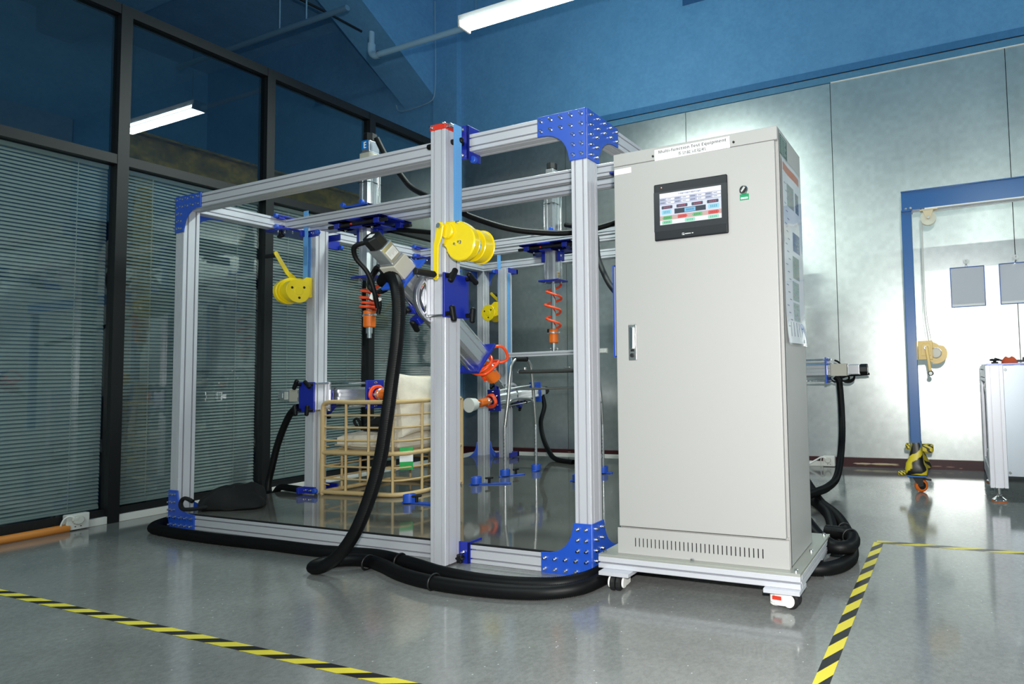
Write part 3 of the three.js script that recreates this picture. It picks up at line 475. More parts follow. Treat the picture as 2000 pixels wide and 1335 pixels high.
{
  const a = makeActuator('e', 'upright linear actuator with a blue letter sticker on its motor', { F: 0.953, R: 0, rod: 0.21, turns: 4.2, bunch: true, coilR: 0.046, coilT: 0.0095, vertical: true, rodsX: true, sticker: true, adapter: 0.07, motor: 0.085 });
  a.position.set(-3.54, 1.512, -2.778); a.rotation.x = -H;
  const b = makeActuator('b', 'upright linear actuator with stretched orange spiral hose, above the walking frame', { F: 0.945, R: 0, rod: 0.375, turns: 3.2, coilR: 0.055, coilT: 0.0095, vertical: true, rodsX: true, foot: true, adapter: 0.07, motor: 0.085 });
  b.position.set(-2.93, 1.593, -3.905); b.rotation.x = -H;
}
{ // small clamps on the far side beam
  for (const [x, z, y, th, label] of [[-4.21, -3.98, 1.88, 0, 'small blue clamp with black knob under the left top beam, beside the near column'], [-3.55, -4.58, 1.96, -H, 'small blue clamp with a red block on top of the back beam']]) {
    const t = thing('beam_clamp', label, 'clamp', [x, 0, z], th, 'small clamps on the top beams');
    put('plate', [span([0.02, y - 0.03, -0.09], [0.07, y - 0.02, 0.06], 0.002), span([-0.05, y + 0.083, -0.09], [0.07, y + 0.093, 0.06], 0.002)].slice(y > 1.9 ? 1 : 0).map(g => y > 1.9 ? g.translate(0, -0.083, 0) : g), M.blueDeep, t);
    if (y < 1.9) { for (const q of [0.0, 0.075]) put('block', rbox(0.04, 0.035, 0.045, 0.006, 0.062, y + q, 0.0), M.blueDeep, t); place('knob', tKnob, M.knob, t, [0.055, y - 0.025, 0.0], [Math.PI, 0.9, 0]); for (const q of [0.005, 0.085]) place('roller', roller, M.blue, t, [0.086, y + q, 0.02], [0, 0, H]); }
    else { put('block', rbox(0.05, 0.05, 0.09, 0.006, 0.02, y + 0.035, -0.02), M.red, t); place('roller', roller, M.blue, t, [0.03, y + 0.03, -0.09], [0, 0, H]); place('roller', roller, M.blue, t, [0.03, y + 0.02, 0.07], [0, 0, H]); }
  }
}
// ------------------------------------------------------------------ control cabinet on its trolley
const CX0 = -1.245, CX1 = -0.558, CZ0 = -2.061, CZ1 = -2.41, CY0 = 0.127, CY1 = 1.717;
{
  const t = thing('cabinet_trolley', 'low trolley of aluminium bars on white casters under the control cabinet', 'trolley', [0, 0, 0]);
  const x0 = -1.322, x1 = -0.514, z0 = -2.03, z1 = -2.56, y = 0.0945;
  put('frame_bar', barX(x0, x1, y, z0 - 0.022, 0.044, 0.044, 1, 1), M.alu, t); put('frame_bar', barX(x0, x1, y, z1 + 0.022, 0.044, 0.044, 1, 1), M.alu, t);
  put('frame_bar', barZ(x0 + 0.022, y, z1 + 0.044, z0 - 0.044, 0.044, 0.044, 1, 1), M.alu, t); put('frame_bar', barZ(x1 - 0.022, y, z1 + 0.044, z0 - 0.044, 0.044, 0.044, 1, 1), M.alu, t);
  put('deck_plate', span([x0, 0.1165, z1], [x1, 0.1265, z0], 0.001), std(0xb9bab2, 0.4, 0.5), t);
  for (const [x, z] of [[x0 + 0.018, z0 - 0.02], [(x0 + x1) / 2 - 0.01, z0 - 0.02], [x1 - 0.02, z0 - 0.02], [x1 - 0.02, -2.29], [x1 - 0.02, z1 + 0.03], [x0 + 0.018, z1 + 0.03]]) place('bolt', ccyl(0.0075, 0.011, 12, 0.0015), M.chrome, t, [x, 0.131, z]);
  const caster = (x, z, a, w) => {
    const c = new THREE.Group(); c.name = 'caster'; c.position.set(x, 0, z); t.add(c);
    put('pad_plate', span([-0.065, 0.058, -0.05], [0.065, 0.0722, 0.05], 0.001), M.alu, c);
    const R0 = g => rt(g, 0, a, 0);
    const cheek = new THREE.Shape(); cheek.moveTo(-0.03, 0.058); cheek.lineTo(0.012, 0.058); cheek.quadraticCurveTo(0.04, 0.055, 0.045, 0.035); cheek.absarc(0.024, 0.03, 0.021, 0.2, -2.2, true); cheek.quadraticCurveTo(-0.01, 0.01, -0.03, 0.014); cheek.closePath();
    put('housing', [rbox(0.05, 0.012, 0.05, 0.004, 0, 0.056, 0), rbox(0.05, 0.042, 0.056, 0.014, -0.026, 0.032, 0, 3), mv(ccyl(0.026, 0.012, 24), -0.03, 0.012, 0), ...[-1, 1].map(s => extr(cheek, 0.008, 0.002, 10).translate(0, 0, s * 0.028 - 0.004))].map(R0), M.white, c);
    for (const s of [-1, 1]) put('wheel', R0(rt(ccyl(0.03, 0.02, 28, 0.005), H).translate(0.026, 0.03, s * 0.0115)), M.rubber, c);
    put('dial', [R0(rbox(0.034, 0.013, 0.004, 0.0015, -0.018, 0.038, 0.0335)), R0(rbox(0.004, 0.013, 0.03, 0.0015, -0.051, 0.038, 0))], std(0xc8331c, 0.5), c);
  };
  caster(-1.235, -2.045, -1.45, 0); caster(-0.578, -2.06, -0.12, 0); caster(-0.585, -2.47, -0.1, 0); caster(-1.245, -2.5, -1.2, 0);
}
{
  const t = thing('control_cabinet', 'tall off-white control cabinet with touchscreen, standing on the trolley right of the frame', 'cabinet', [0, 0, 0]);
  const w = 0.0015;
  // shell: sides, back, top
  put('shell', [span([CX0, CY0, CZ1], [CX0 + w * 2, CY1, CZ0 - 0.016]), span([CX1 - w * 2, CY0, CZ1], [CX1, CY1, CZ0 - 0.016], 0.001), span([CX0, CY0, CZ1], [CX1, CY1, CZ1 + w * 2]), span([CX0, CY1 - w * 2, CZ1], [CX1, CY1, CZ0 - 0.001], 0.001), span([CX0, CY0, CZ1], [CX1, CY0 + 0.003, CZ0 - 0.016]), span([CX0, CY0, CZ0 - 0.03], [CX1, CY1 - 0.005, CZ0 - 0.024])], M.cabinet, t);
  put('top_strip', span([CX0, CY1 - 0.05, CZ0 - 0.02], [CX1, CY1, CZ0], 0.002), M.cabinet, t);
  // plinth with vent slots
  const p = poly([[CX0 - 0.006, CY0], [CX1, CY0], [CX1, 0.226], [CX0 - 0.006, 0.226]]);
  for (let i = 0; i < 31; i++) { const x = -1.173 + i * 0.01723, q = new THREE.Path(); const r = 0.0022; q.moveTo(x - r, 0.159); q.lineTo(x - r, 0.189); q.absarc(x, 0.189, r, Math.PI, 0, true); q.lineTo(x + r, 0.159); q.absarc(x, 0.159, r, 0, -Math.PI, true); p.holes.push(q); }
  put('vent_plinth', extr(p, 0.0025, 0, 4).translate(0, 0, CZ0 - 0.0025), M.cabinet, t);
  put('plinth_lining', [span([CX0 + 0.01, CY0, CZ0 - 0.024], [CX1 - 0.01, 0.22, CZ0 - 0.02])], M.dark, t);
  const d = put('door', rbox(CX1 - CX0 - 0.012, CY1 - 0.052 - 0.232, 0.02, 0.0035, (CX0 + CX1) / 2 - 0.004, (CY1 - 0.052 + 0.232) / 2, CZ0 - 0.008), M.cabinet, t);
  put('door_gap', [span([CX0 + 0.002, 0.226, CZ0 - 0.022], [CX1 - 0.002, 0.232, CZ0 - 0.016])], std(0xa9a8a3, 0.6), t);
  // lock handle
  const hx = -1.168, hz = CZ0 + 0.002;
  const hd = put('handle', [rbox(0.036, 0.142, 0.006, 0.012, hx, 0.951, hz + 0.002, 3)], M.steel, d, 'chrome lock handle');
  put('lever', rbox(0.02, 0.09, 0.012, 0.005, hx, 0.968, hz + 0.008, 3), M.chrome, hd);
  put('lock', [rt(ccyl(0.008, 0.01, 14), H).translate(hx, 0.9, hz + 0.008), span([hx - 0.008, 0.915, hz + 0.004], [hx + 0.008, 0.925, hz + 0.006])], M.dark, hd);
  // touchscreen panel
  const px0 = -1.058, px1 = -0.751, py0 = 1.34, py1 = 1.563;
  const scr = put('touchscreen', rbox(px1 - px0, py1 - py0, 0.012, 0.009, (px0 + px1) / 2, (py0 + py1) / 2, CZ0 + 0.008, 3), std(0x17191f, 0.42), d, 'black bezel touchscreen');
  const tex = canvasTex(1024, 560, (c, w, h) => {
    const g = (x, y, a, b, f) => { c.fillStyle = f; c.fillRect(x * w, y * h, a * w, b * h); };
    g(0, 0, 1, 1, '#e9f0fb'); g(0, 0, 1, 0.15, '#f6f8fd'); g(0, 0.15, 1, 0.22, '#b9c0d8'); g(0, 0.37, 1, 0.63, '#dfe6f6'); g(0, 0.72, 1, 0.14, '#d3b4ae'); g(0, 0.86, 1, 0.14, '#f2f4fa');
    c.fillStyle = '#98a4bf'; for (let i = 0; i < 13; i++) c.fillRect(w * (0.32 + i * 0.028), h * 0.05, 14 + (i * 7) % 10, 20 + (i % 3) * 4);
    for (let k = 0; k < 4; k++) for (let r = 0; r < 2; r++) { g(0.115 + k * 0.25, 0.17 + r * 0.105, 0.13, 0.07, '#f8fafd'); c.fillStyle = '#6d7690'; for (let i = 0; i < 4; i++) c.fillRect(w * (0.012 + k * 0.25) + i * 20, h * (0.185 + r * 0.105), 15, 19); c.fillStyle = '#8b94ad'; c.fillRect(w * (0.13 + k * 0.25), h * (0.19 + r * 0.105), 60, 12); }
    const btn = (x, y, a, b, f, txt, arrow) => { x *= w; y *= h; a *= w; b *= h; c.fillStyle = f; c.beginPath(); const q = b * 0.45; c.moveTo(x + q * (arrow < 0 ? 1 : 0.2), y); c.lineTo(x + a - q * (arrow > 0 ? 1 : 0.2), y); c.lineTo(x + a, y + b / 2); c.lineTo(x + a - q * (arrow > 0 ? 1 : 0.2), y + b); c.lineTo(x + q * (arrow < 0 ? 1 : 0.2), y + b); c.lineTo(x, y + b / 2); c.fill(); c.fillStyle = txt; for (let i = 0; i < 4; i++) { c.fillRect(x + a * 0.2 + i * a * 0.16, y + b * 0.28, a * 0.11, b * 0.14); c.fillRect(x + a * 0.24 + i * a * 0.16, y + b * 0.28, a * 0.035, b * 0.46); c.fillRect(x + a * 0.2 + i * a * 0.16, y + b * 0.6, a * 0.11, b * 0.12); } };
    for (let k = 0; k < 4; k++) btn(0.03 + k * 0.248, 0.405, 0.185, 0.1, '#4a5064', '#d84a64', 0);
    g(0.245, 0.53, 0.51, 0.16, '#3a4150'); g(0.41, 0.545, 0.18, 0.13, '#7fc4ea'); c.fillStyle = '#5a93ba'; for (let i = 0; i < 4; i++) c.fillRect(w * (0.44 + i * 0.032), h * 0.58, 24, 34);
    btn(0.03, 0.53, 0.17, 0.15, '#9fdcf2', '#5a9ab6', 0); btn(0.79, 0.53, 0.18, 0.15, '#9fdcf2', '#5a9ab6', 0);
    btn(0.04, 0.735, 0.165, 0.11, '#63b877', '#3d8a54', -1); btn(0.295, 0.735, 0.165, 0.11, '#e0605c', '#a83e3e', 1); btn(0.53, 0.735, 0.17, 0.11, '#72c486', '#3d8a54', -1); btn(0.79, 0.735, 0.18, 0.11, '#e25a58', '#a83e3e', 1);
    btn(0.035, 0.875, 0.17, 0.11, '#93dfb6', '#3f9a72', 0); btn(0.41, 0.875, 0.17, 0.11, '#a6e6cc', '#58b492', 0); btn(0.785, 0.875, 0.175, 0.11, '#a6e6cc', '#58b492', 0);
  });
  const sm = std(0x0a0c10, 0.3, 0, { emissive: 0xffffff, emissiveMap: tex, emissiveIntensity: 0.8 });
  put('screen_surround', span([px0 + 0.001, 1.375, CZ0 + 0.0135], [px1 - 0.001, 1.53, CZ0 + 0.0145], 0), std(0x2b2d31, 0.3), scr);
  const disp = put('display', box(0.2565, 0.123, 0.0008), sm, scr, 'lit display with coloured buttons'); disp.position.set(-0.903, 1.461, CZ0 + 0.0152);
  put('power_light', rt(ccyl(0.002, 0.002, 10), H).translate(-1.023, 1.547, CZ0 + 0.0142), std(0xff9a7a, 0.4, 0, { emissive: 0xff8a6a, emissiveIntensity: 1 }), scr);
  const logo = canvasTex(256, 48, (c, w, h) => { c.fillStyle = '#17191f'; c.fillRect(0, 0, w, h); c.strokeStyle = '#fff'; c.lineWidth = 5; c.strokeRect(10, 8, 34, 30); c.fillStyle = '#fff'; c.beginPath(); c.arc(40, 34, 11, 0, 7); c.fill(); for (let i = 0; i < 10; i++) if (i !== 7) c.fillRect(64 + i * 16, 18, 12, 14); c.fillStyle = '#17191f'; for (let i = 0; i < 10; i++) c.fillRect(67 + i * 16, 22, 4, 5); });
  place('printed_logo', new THREE.BoxGeometry(0.056, 0.0105, 0.0006), std(0xffffff, 0.45, 0, { map: logo }), scr, [-0.912, 1.356, CZ0 + 0.0142]);
  // key switch and its green tag
  const key = put('key_switch', [rt(ccyl(0.0165, 0.014, 28, 0.003), H).translate(-0.688, 1.494, CZ0 + 0.008)], M.chrome, d, 'silver selector switch');
  put('switch_core', [rt(ccyl(0.0125, 0.003, 24, 0.001), H).translate(-0.688, 1.494, CZ0 + 0.0155)], M.black, key);
  put('switch_lever', rbox(0.008, 0.023, 0.008, 0.002, 0, 0, 0).rotateZ(-0.7).translate(-0.688, 1.494, CZ0 + 0.018), M.steel, key);
  const gt = canvasTex(128, 80, (c, w, h) => { c.fillStyle = '#178a5c'; c.fillRect(0, 0, w, h); c.strokeStyle = '#fff'; c.lineWidth = 3.4; for (let i = 0; i < 4; i++) { const x = 15 + i * 26; c.strokeRect(x, 44, 18, 18); c.beginPath(); c.moveTo(x, 53); c.lineTo(x + 18, 53); c.moveTo(x + 9, 40); c.lineTo(x + 9, 68); c.stroke(); } });
  place('green_tag', new THREE.BoxGeometry(0.035, 0.023, 0.001), std(0xffffff, 0.5, 0, { map: gt }), d, [-0.688, 1.469, CZ0 + 0.0025]);
  // title sign across the top of the door
  const glyphs = { // strokes on a 10 x 10 grid, y down
    '多': [[5, 0, 2, 2.5], [4, 1, 8, 1], [8, 1, 2, 5], [4, 2, 6, 3.2], [6, 4.5, 2, 7], [5, 5.5, 9, 5.5], [9, 5.5, 2, 10], [5, 6.8, 7, 8]], '功': [[0.5, 2, 4.5, 2], [2.5, 2, 2.5, 8], [0.2, 8.6, 4.6, 7.6], [5, 3, 9.5, 3], [9.5, 3, 9, 9], [9, 9, 7.6, 8.6], [7, 0.5, 7, 4], [7, 4, 4.6, 9.6]],
    '能': [[2, 0.3, 0.6, 2.6], [0.6, 2.6, 4.2, 2.4], [3.4, 1.2, 4.6, 2.8], [1, 4, 1, 9.7], [1, 4, 4.3, 4], [4.3, 4, 4.3, 9.4], [1, 5.8, 4.3, 5.8], [1, 7.5, 4.3, 7.5], [6, 0.5, 6, 4], [6, 4, 9.6, 4], [6, 2.4, 9, 1.4], [6, 5.2, 6, 9.4], [6, 9.4, 9.6, 9.4], [6, 7.4, 9, 6.4], [9.6, 9.4, 9.6, 8.2]], '试': [[1, 0.6, 2, 1.8], [0.4, 3.5, 2, 3.5], [2, 3.5, 2, 8.6], [2, 8.6, 3.4, 7.6], [3.6, 2.8, 9.6, 2.8], [4, 5, 7, 5], [5.5, 5, 5.5, 8.4], [3.7, 8.8, 7, 8], [7.2, 0.4, 7.8, 6], [7.8, 6, 9.4, 9.4], [9.4, 9.4, 9.8, 7.6], [8.8, 0.8, 9.6, 1.8]],
    '验': [[0.6, 1, 3.6, 1], [3.6, 1, 3.2, 5], [1.2, 2.4, 1, 5], [1, 5, 3.8, 5], [3.8, 5, 3.4, 9.4], [0.4, 7.6, 3, 7], [6.8, 0.4, 4.4, 3.6], [6.8, 0.4, 9.6, 3.6], [5.6, 4, 8.4, 4], [5.2, 5.6, 5.9, 8.4], [6.9, 5.2, 7.3, 8.2], [9, 5, 8, 8.8], [4.6, 9.2, 9.6, 9.2]], '机': [[0.4, 2.8, 4.4, 2.8], [2.4, 0.4, 2.4, 9.8], [2.4, 3.4, 0.4, 7.4], [2.6, 4.4, 4, 6], [5.4, 1.4, 5.4, 6.4], [5.4, 6.4, 4.4, 9.6], [5.4, 1.4, 8.2, 1.4], [8.2, 1.4, 8.2, 8.8], [8.2, 8.8, 9.6, 8.8], [9.6, 8.8, 9.7, 7.6]] };
  const sign = canvasTex(1024, 220, (c, w, h) => {
    c.fillStyle = '#f1f1f2'; c.fillRect(0, 0, w, h); c.fillStyle = '#17171a'; c.font = 'bold 81px sans-serif'; c.textAlign = 'center'; c.textBaseline = 'middle';
    const txt = 'Multi-function Test Equipment', tw = c.measureText(txt).width; c.save(); c.translate(w / 2 + 4, 58); c.scale(930 / tw, 1); c.fillText(txt, 0, 0); c.restore();
    c.strokeStyle = '#222226'; c.lineWidth = 6.4; let x = 318; for (const g of '多功能试验机') { for (const [a, b, e, f] of glyphs[g]) { c.beginPath(); c.moveTo(x + a * 6.2, 124 + b * 7); c.lineTo(x + e * 6.2, 124 + f * 7); c.stroke(); } x += 66; }
  });
  place('title_sign', new THREE.BoxGeometry(0.316, 0.044, 0.0012), std(0xffffff, 0.35, 0, { map: sign }), t, [-0.8975, 1.6845, CZ0 + 0.0028], [0, 0, 0.008]);
  for (const x of [-1.064, -0.725]) put('screw', [rt(ccyl(0.0045, 0.004, 14), H).translate(x, 1.6825, CZ0 + 0.002)], M.black, t);
  const tg = canvasTex(256, 80, (c, w, h) => { c.fillStyle = '#ecebea'; c.fillRect(0, 0, w, h); c.fillStyle = '#cfcdca'; for (let i = 0; i < 14; i++) c.fillRect(16 + i * 16, 24, 10, 5); for (let i = 0; i < 9; i++) c.fillRect(16 + i * 16, 44, 10, 5); });
  place('paper_tag', new THREE.BoxGeometry(0.077, 0.023, 0.001), std(0xffffff, 0.6, 0, { map: tg }), t, [-1.2, 1.642, CZ0 + 0.0034], [0, 0, 0.01]);
  // nameplate on the side
  const np = canvasTex(128, 192, (c, w, h) => { c.fillStyle = '#2d4a44'; c.fillRect(0, 0, w, h); c.fillStyle = '#9db3ac'; c.fillRect(14, 12, 100, 10); for (let i = 0; i < 8; i++) { c.fillRect(14, 36 + i * 18, 40, 6); c.fillRect(62, 36 + i * 18, 50 - (i % 3) * 12, 6); } });
  place('side_nameplate', new THREE.BoxGeometry(0.0012, 0.075, 0.1), std(0xffffff, 0.4, 0, { map: np }), t, [CX1 + 0.001, 1.664, CZ0 - 0.085]);
}
{ // printed sheets in a clear sleeve on the cabinet side
  const t = thing('document_sleeve', 'long clear sleeve of printed sheets on the right side of the cabinet', 'document', [CX1 + 0.001, 0, 0]);
  const sheet = canvasTex(256, 1024, (c, w, h) => {
    c.fillStyle = '#d9dbe2'; c.fillRect(0, 0, w, h); c.fillStyle = '#c2673a'; c.fillRect(10, 22, 220, 46); c.fillStyle = '#dfe1e6'; c.fillRect(0, 330, w, 110);
    const pic = (x, y, a, b, f) => { c.fillStyle = f; c.fillRect(x, y, a, b); for (let i = 0; i < 40; i++) { c.fillStyle = `rgba(${60 + rnd() * 120},${80 + rnd() * 100},${90 + rnd() * 90},0.5)`; c.fillRect(x + rnd() * (a - 12), y + rnd() * (b - 12), 12, 8); } };
    pic(60, 120, 86, 130, '#8e9590'); pic(166, 130, 50, 120, '#4d5a5c'); pic(120, 380, 96, 110, '#2e4a80'); pic(108, 520, 90, 130, '#7d9284'); pic(98, 668, 88, 110, '#8aa39a'); pic(98, 790, 88, 106, '#9bb0aa');
    c.fillStyle = '#6a7288'; for (let i = 0; i < 22; i++) c.fillRect(20 + (i % 3) * 18, 130 + i * 38, 26, 6); for (let i = 0; i < 5; i++) c.fillRect(50 + i * 34, 905, 8, 80); c.strokeStyle = '#2e74c8'; c.lineWidth = 6; c.beginPath(); c.ellipse(200, 920, 22, 14, 0, 0, 7); c.stroke();
  });
  const sg = new THREE.PlaneGeometry(0.29, 0.69, 10, 24), p = sg.attributes.position;
  for (let i = 0; i < p.count; i++) { const y = p.getY(i), x = p.getX(i), k = Math.max(0, -y - 0.2) / 0.17; p.setZ(i, 0.003 + k * k * 0.016 * (0.6 + 0.4 * Math.sin(x * 26 + 1)) + (y > 0.02 ? 0.0012 * Math.sin(x * 30) : 0)); p.setX(i, x + k * 0.012); }
  sg.computeVertexNormals();
  const back = sg.clone().translate(0, 0, -0.0015);
  place('printed_sheet', sg, std(0xffffff, 0.55, 0, { map: sheet, side: THREE.DoubleSide }), t, [0, 1.272, CZ0 - 0.185], [0, H, 0]);
  place('clear_film', sg.clone().scale(1.04, 1.02, 1).translate(0, 0, 0.0022), M.clear, t, [0, 1.272, CZ0 - 0.185], [0, H, 0]);
}
// ------------------------------------------------------------------ rattan armchair
const PY = S + 0.006; // top of the frame's floor plate
{
  const t = thing('rattan_armchair', 'open weave rattan armchair with cream cushions on the frame floor plate', 'armchair', [0, 0, 0]);
  const A = [-3.925, -2.745], B = [-3.26, -2.785], D = [-3.235, -3.305], E = [-3.905, -3.27];
  const rodR = 0.0065, railR = 0.0145, yb = PY + 0.016, ys = 0.36, yt = 0.69;
  const lerp = (p, q, u) => [p[0] + (q[0] - p[0]) * u, p[1] + (q[1] - p[1]) * u];
  // plan path A -> B -> D -> E with rounded corners, bulging slightly
  const path = (y, inset = 0) => { const c = [(A[0] + D[0]) / 2, (A[1] + D[1]) / 2], f = p => [p[0] + (c[0] - p[0]) * inset, p[1] + (c[1] - p[1]) * inset]; const pts = []; const seq = [A, B, D, E].map(f); const r = 0.12;
    pts.push(seq[0]); for (let k = 1; k < 3; k++) { const p = seq[k - 1], q = seq[k], n = seq[k + 1], u = Math.hypot(q[0] - p[0], q[1] - p[1]), v = Math.hypot(n[0] - q[0], n[1] - q[1]); const a = lerp(q, p, r / u), b = lerp(q, n, r / v); pts.push(lerp(p, q, 0.4), a); for (let i = 1; i < 5; i++) { const s = i / 5, m = lerp(lerp(a, q, s), lerp(q, b, s), s); pts.push(m); } pts.push(b); } pts.push(lerp(seq[2], seq[3], 0.6), seq[3]); return pts.map(p => [p[0], y, p[1]]); };
  put('top_rail', tube((() => { const p = path(yt); p[0][1] = yt - 0.05; p[p.length - 1][1] = yt - 0.05; const s = p.shift(), e = p.pop(); return [s, [s[0] + 0.004, yt - 0.018, s[2]], [s[0] + 0.03, yt, s[2]], ...p, [e[0] + 0.03, yt, e[2]], [e[0] + 0.004, yt - 0.018, e[2]], e]; })(), railR, 140, 10), M.rattan, t);
  put('seat_rail', tube(path(ys), railR, 120, 10), M.rattan, t); put('base_rail', tube(path(yb), railR, 120, 10), M.rattan, t);
  put('seat_rail', rod([A[0], ys, A[1]], [E[0], ys, E[1]], railR, 10), M.rattan, t); put('base_rail', rod([A[0], yb, A[1]], [E[0], yb, E[1]], railR, 10), M.rattan, t);
  for (const p of [A, E]) put('corner_post', rod([p[0], PY, p[1]], [p[0], yt - 0.045, p[1]], 0.016, 12), M.rattan, t);
  put('corner_post', rod([D[0] - 0.03, PY, D[1] + 0.02], [D[0] - 0.03, yt, D[1] + 0.02], 0.014, 12), M.rattan, t);
  const up = (x, z, y0, y1) => put('upright_cane', rod([x, y0, z], [x, y1, z], 0.0085, 8), M.rattan, t);
  const C = curve(path(0)), at = u => { const v = C.getPointAt(u); return [v.x, v.z]; };
  for (const u of [0.115, 0.225, 0.335, 0.44, 0.51, 0.575, 0.7, 0.81, 0.91]) up(...at(u), yb, yt);
  for (const s of [0.25, 0.5, 0.75]) up(...lerp(A, E, s), yb, ys);
  for (const y of [0.605, 0.525, 0.44]) { put('woven_cane', tube(path(y, 0.008), rodR, 110, 8), M.rattan, t); }
  for (const y of [0.27, 0.19]) { put('woven_cane', tube(path(y, 0.008), rodR, 110, 8), M.rattan, t); put('woven_cane', tube([[A[0], y, A[1]], [A[0] + 0.01, y, (A[1] + E[1]) / 2], [E[0], y, E[1]]], rodR, 24, 8), M.rattan, t); }
  // short curved binders in the corner of each cell
  for (const y of [0.605, 0.525, 0.44, 0.27, 0.19, 0.655, 0.4, 0.15]) put('corner_binder', tube([[A[0] + 0.004, y + 0.03, A[1]], [A[0] + 0.012, y + 0.008, A[1] - 0.001], [A[0] + 0.06, y, A[1] - 0.003]], 0.0045, 10, 6), M.rattan, t);
  put('seat_slat', [0.2, 0.4, 0.6, 0.8].map(s => rod([...lerp(A, E, s).slice(0, 1), ys, lerp(A, E, s)[1]], [lerp(B, D, s)[0] - 0.01, ys, lerp(B, D, s)[1]], 0.01, 8)), M.rattan, t);
}
function cushionGeo(w, h, d, puff, sag = 0, n = 22) { // soft box w x h x d, edges thin, middle full
  const g = new RoundedBoxGeometry(w, h, d, 6, Math.min(w, h, d) * 0.45); const src = mergeVertices(new THREE.BoxGeometry(w, h, d, n, n, 8)), p = src.attributes.position;
  for (let i = 0; i < p.count; i++) {
    const x = p.getX(i) / (w / 2), y = p.getY(i) / (h / 2), z = p.getZ(i) / (d / 2);
    const e = (1 - Math.pow(Math.abs(x), 3)) * (1 - Math.pow(Math.abs(y), 3)), k = 0.42 + 0.58 * Math.pow(Math.max(0, e), 0.35);
    const wr = 0.006 * Math.sin(x * 9 + y * 4) * Math.sin(y * 7 - x * 3) * e;
    p.setXYZ(i, x * (w / 2) * (1 - 0.05 * (1 - Math.abs(x)) * 0 - puff * 0.06 * (1 - y * y) * 0) - Math.sign(x) * puff * 0.02 * w * (1 - y * y) * Math.pow(Math.abs(x), 4), y * (h / 2) - Math.sign(y) * sag * h * (1 - x * x) * Math.pow(Math.abs(y), 4), z * (d / 2) * k * (1 + 0.1 * puff * e) + wr);
  }
  src.computeVertexNormals(); return src;
}
{
  const cm = std(0xffffff, 0.9, 0, { map: speck([221, 211, 194], 10, 5, 101, [3, 3]) });
  const s = thing('seat_cushion', 'thick cream seat cushion with gathered edge on the rattan chair', 'cushion', [-3.6, 0.425, -3.035]);
  const sg = rt(cushionGeo(0.57, 0.44, 0.13, 1), -H); put('cover', sg, cm, s);
  put('piping', [tube([[-0.28, -0.02, 0.235], [0, -0.024, 0.243], [0.28, -0.02, 0.235]], 0.005, 20, 6), tube([[-0.295, -0.02, -0.23], [-0.3, -0.024, 0], [-0.292, -0.02, 0.23]], 0.005, 20, 6)], std(0xcbbfa6, 0.9), s);
  const b = thing('back_cushion', 'large cream back cushion with pointed corners leaning in the rattan chair', 'cushion', [-3.36, 0.665, -3.07], 0);
  b.rotation.set(0, H, 0, 'YXZ'); b.rotation.x = -0.17;
  put('cover', cushionGeo(0.5, 0.42, 0.16, 1, 0.07), cm, b);
  put('seam', tube([[-0.275, 0.2, 0.01], [-0.12, 0.185, 0.03], [0.12, 0.185, 0.03], [0.275, 0.2, 0.01]], 0.004, 24, 6), std(0xcfc3ab, 0.9), b);
}
function bagGeo(w, d, h, s) { // collapsed soft bag: a low crumpled heap
  const g = mergeVertices(new THREE.SphereGeometry(1, 40, 20)), p = g.attributes.position;
  for (let i = 0; i < p.count; i++) { const x = p.getX(i), y = p.getY(i), z = p.getZ(i), n = vnoise(x * 2 + 5, z * 2 + 5, 64, s) * 0.5 + vnoise(x * 6 + 9, z * 6 + 9, 64, s + 1) * 0.2; p.setXYZ(i, x * w * (0.9 + 0.15 * n), y > 0 ? y * h * (0.55 + 0.8 * n) : y * 0.012, z * d * (0.88 + 0.2 * n)); }
  g.computeVertexNormals(); return g;
}
{
  const bm = std(0x050506, 0.85);
  const a = thing('black_bag', 'flat black cloth bag with a carry loop on the chair seat', 'bag', [-3.6, 0.497, -2.98], 0.1, 'black cloth bags');
  put('body', bagGeo(0.2, 0.13, 0.1, 5), bm, a);
  put('strap', tube([[-0.16, 0.012, 0.06], [-0.22, 0.02, 0.05], [-0.25, 0.06, 0.05], [-0.22, 0.075, 0.055], [-0.19, 0.05, 0.06], [-0.17, 0.02, 0.07], [-0.05, 0.015, 0.13], [0.1, 0.012, 0.12]], 0.009, 40, 6), bm, a);
  const b = thing('black_bag', 'black cloth bag lying behind the lower left frame corner', 'bag', [-4.1, PY + 0.012, -2.33], -0.1, 'black cloth bags');
  const bg = bagGeo(0.27, 0.17, 0.14, 12), bp = bg.attributes.position;
  for (let i = 0; i < bp.count; i++) { const u = bp.getX(i) / 0.27, y = bp.getY(i); if (y > 0) bp.setY(i, y * (1.05 - 0.55 * Math.max(0, u)) + 0.012 * Math.sin(u * 9) * Math.max(0, 1 - u * u)); bp.setZ(i, bp.getZ(i) * (1 - 0.55 * Math.max(0, u))); }
  bg.computeVertexNormals(); put('body', bg, bm, b);
  put('strap', tube([[0.02, 0.015, 0.14], [0.0, 0.015, 0.22], [-0.035, 0.02, 0.245], [-0.06, 0.05, 0.245], [-0.045, 0.075, 0.24], [-0.015, 0.078, 0.235], [0.02, 0.06, 0.22]], 0.011, 30, 8), bm, b);
}
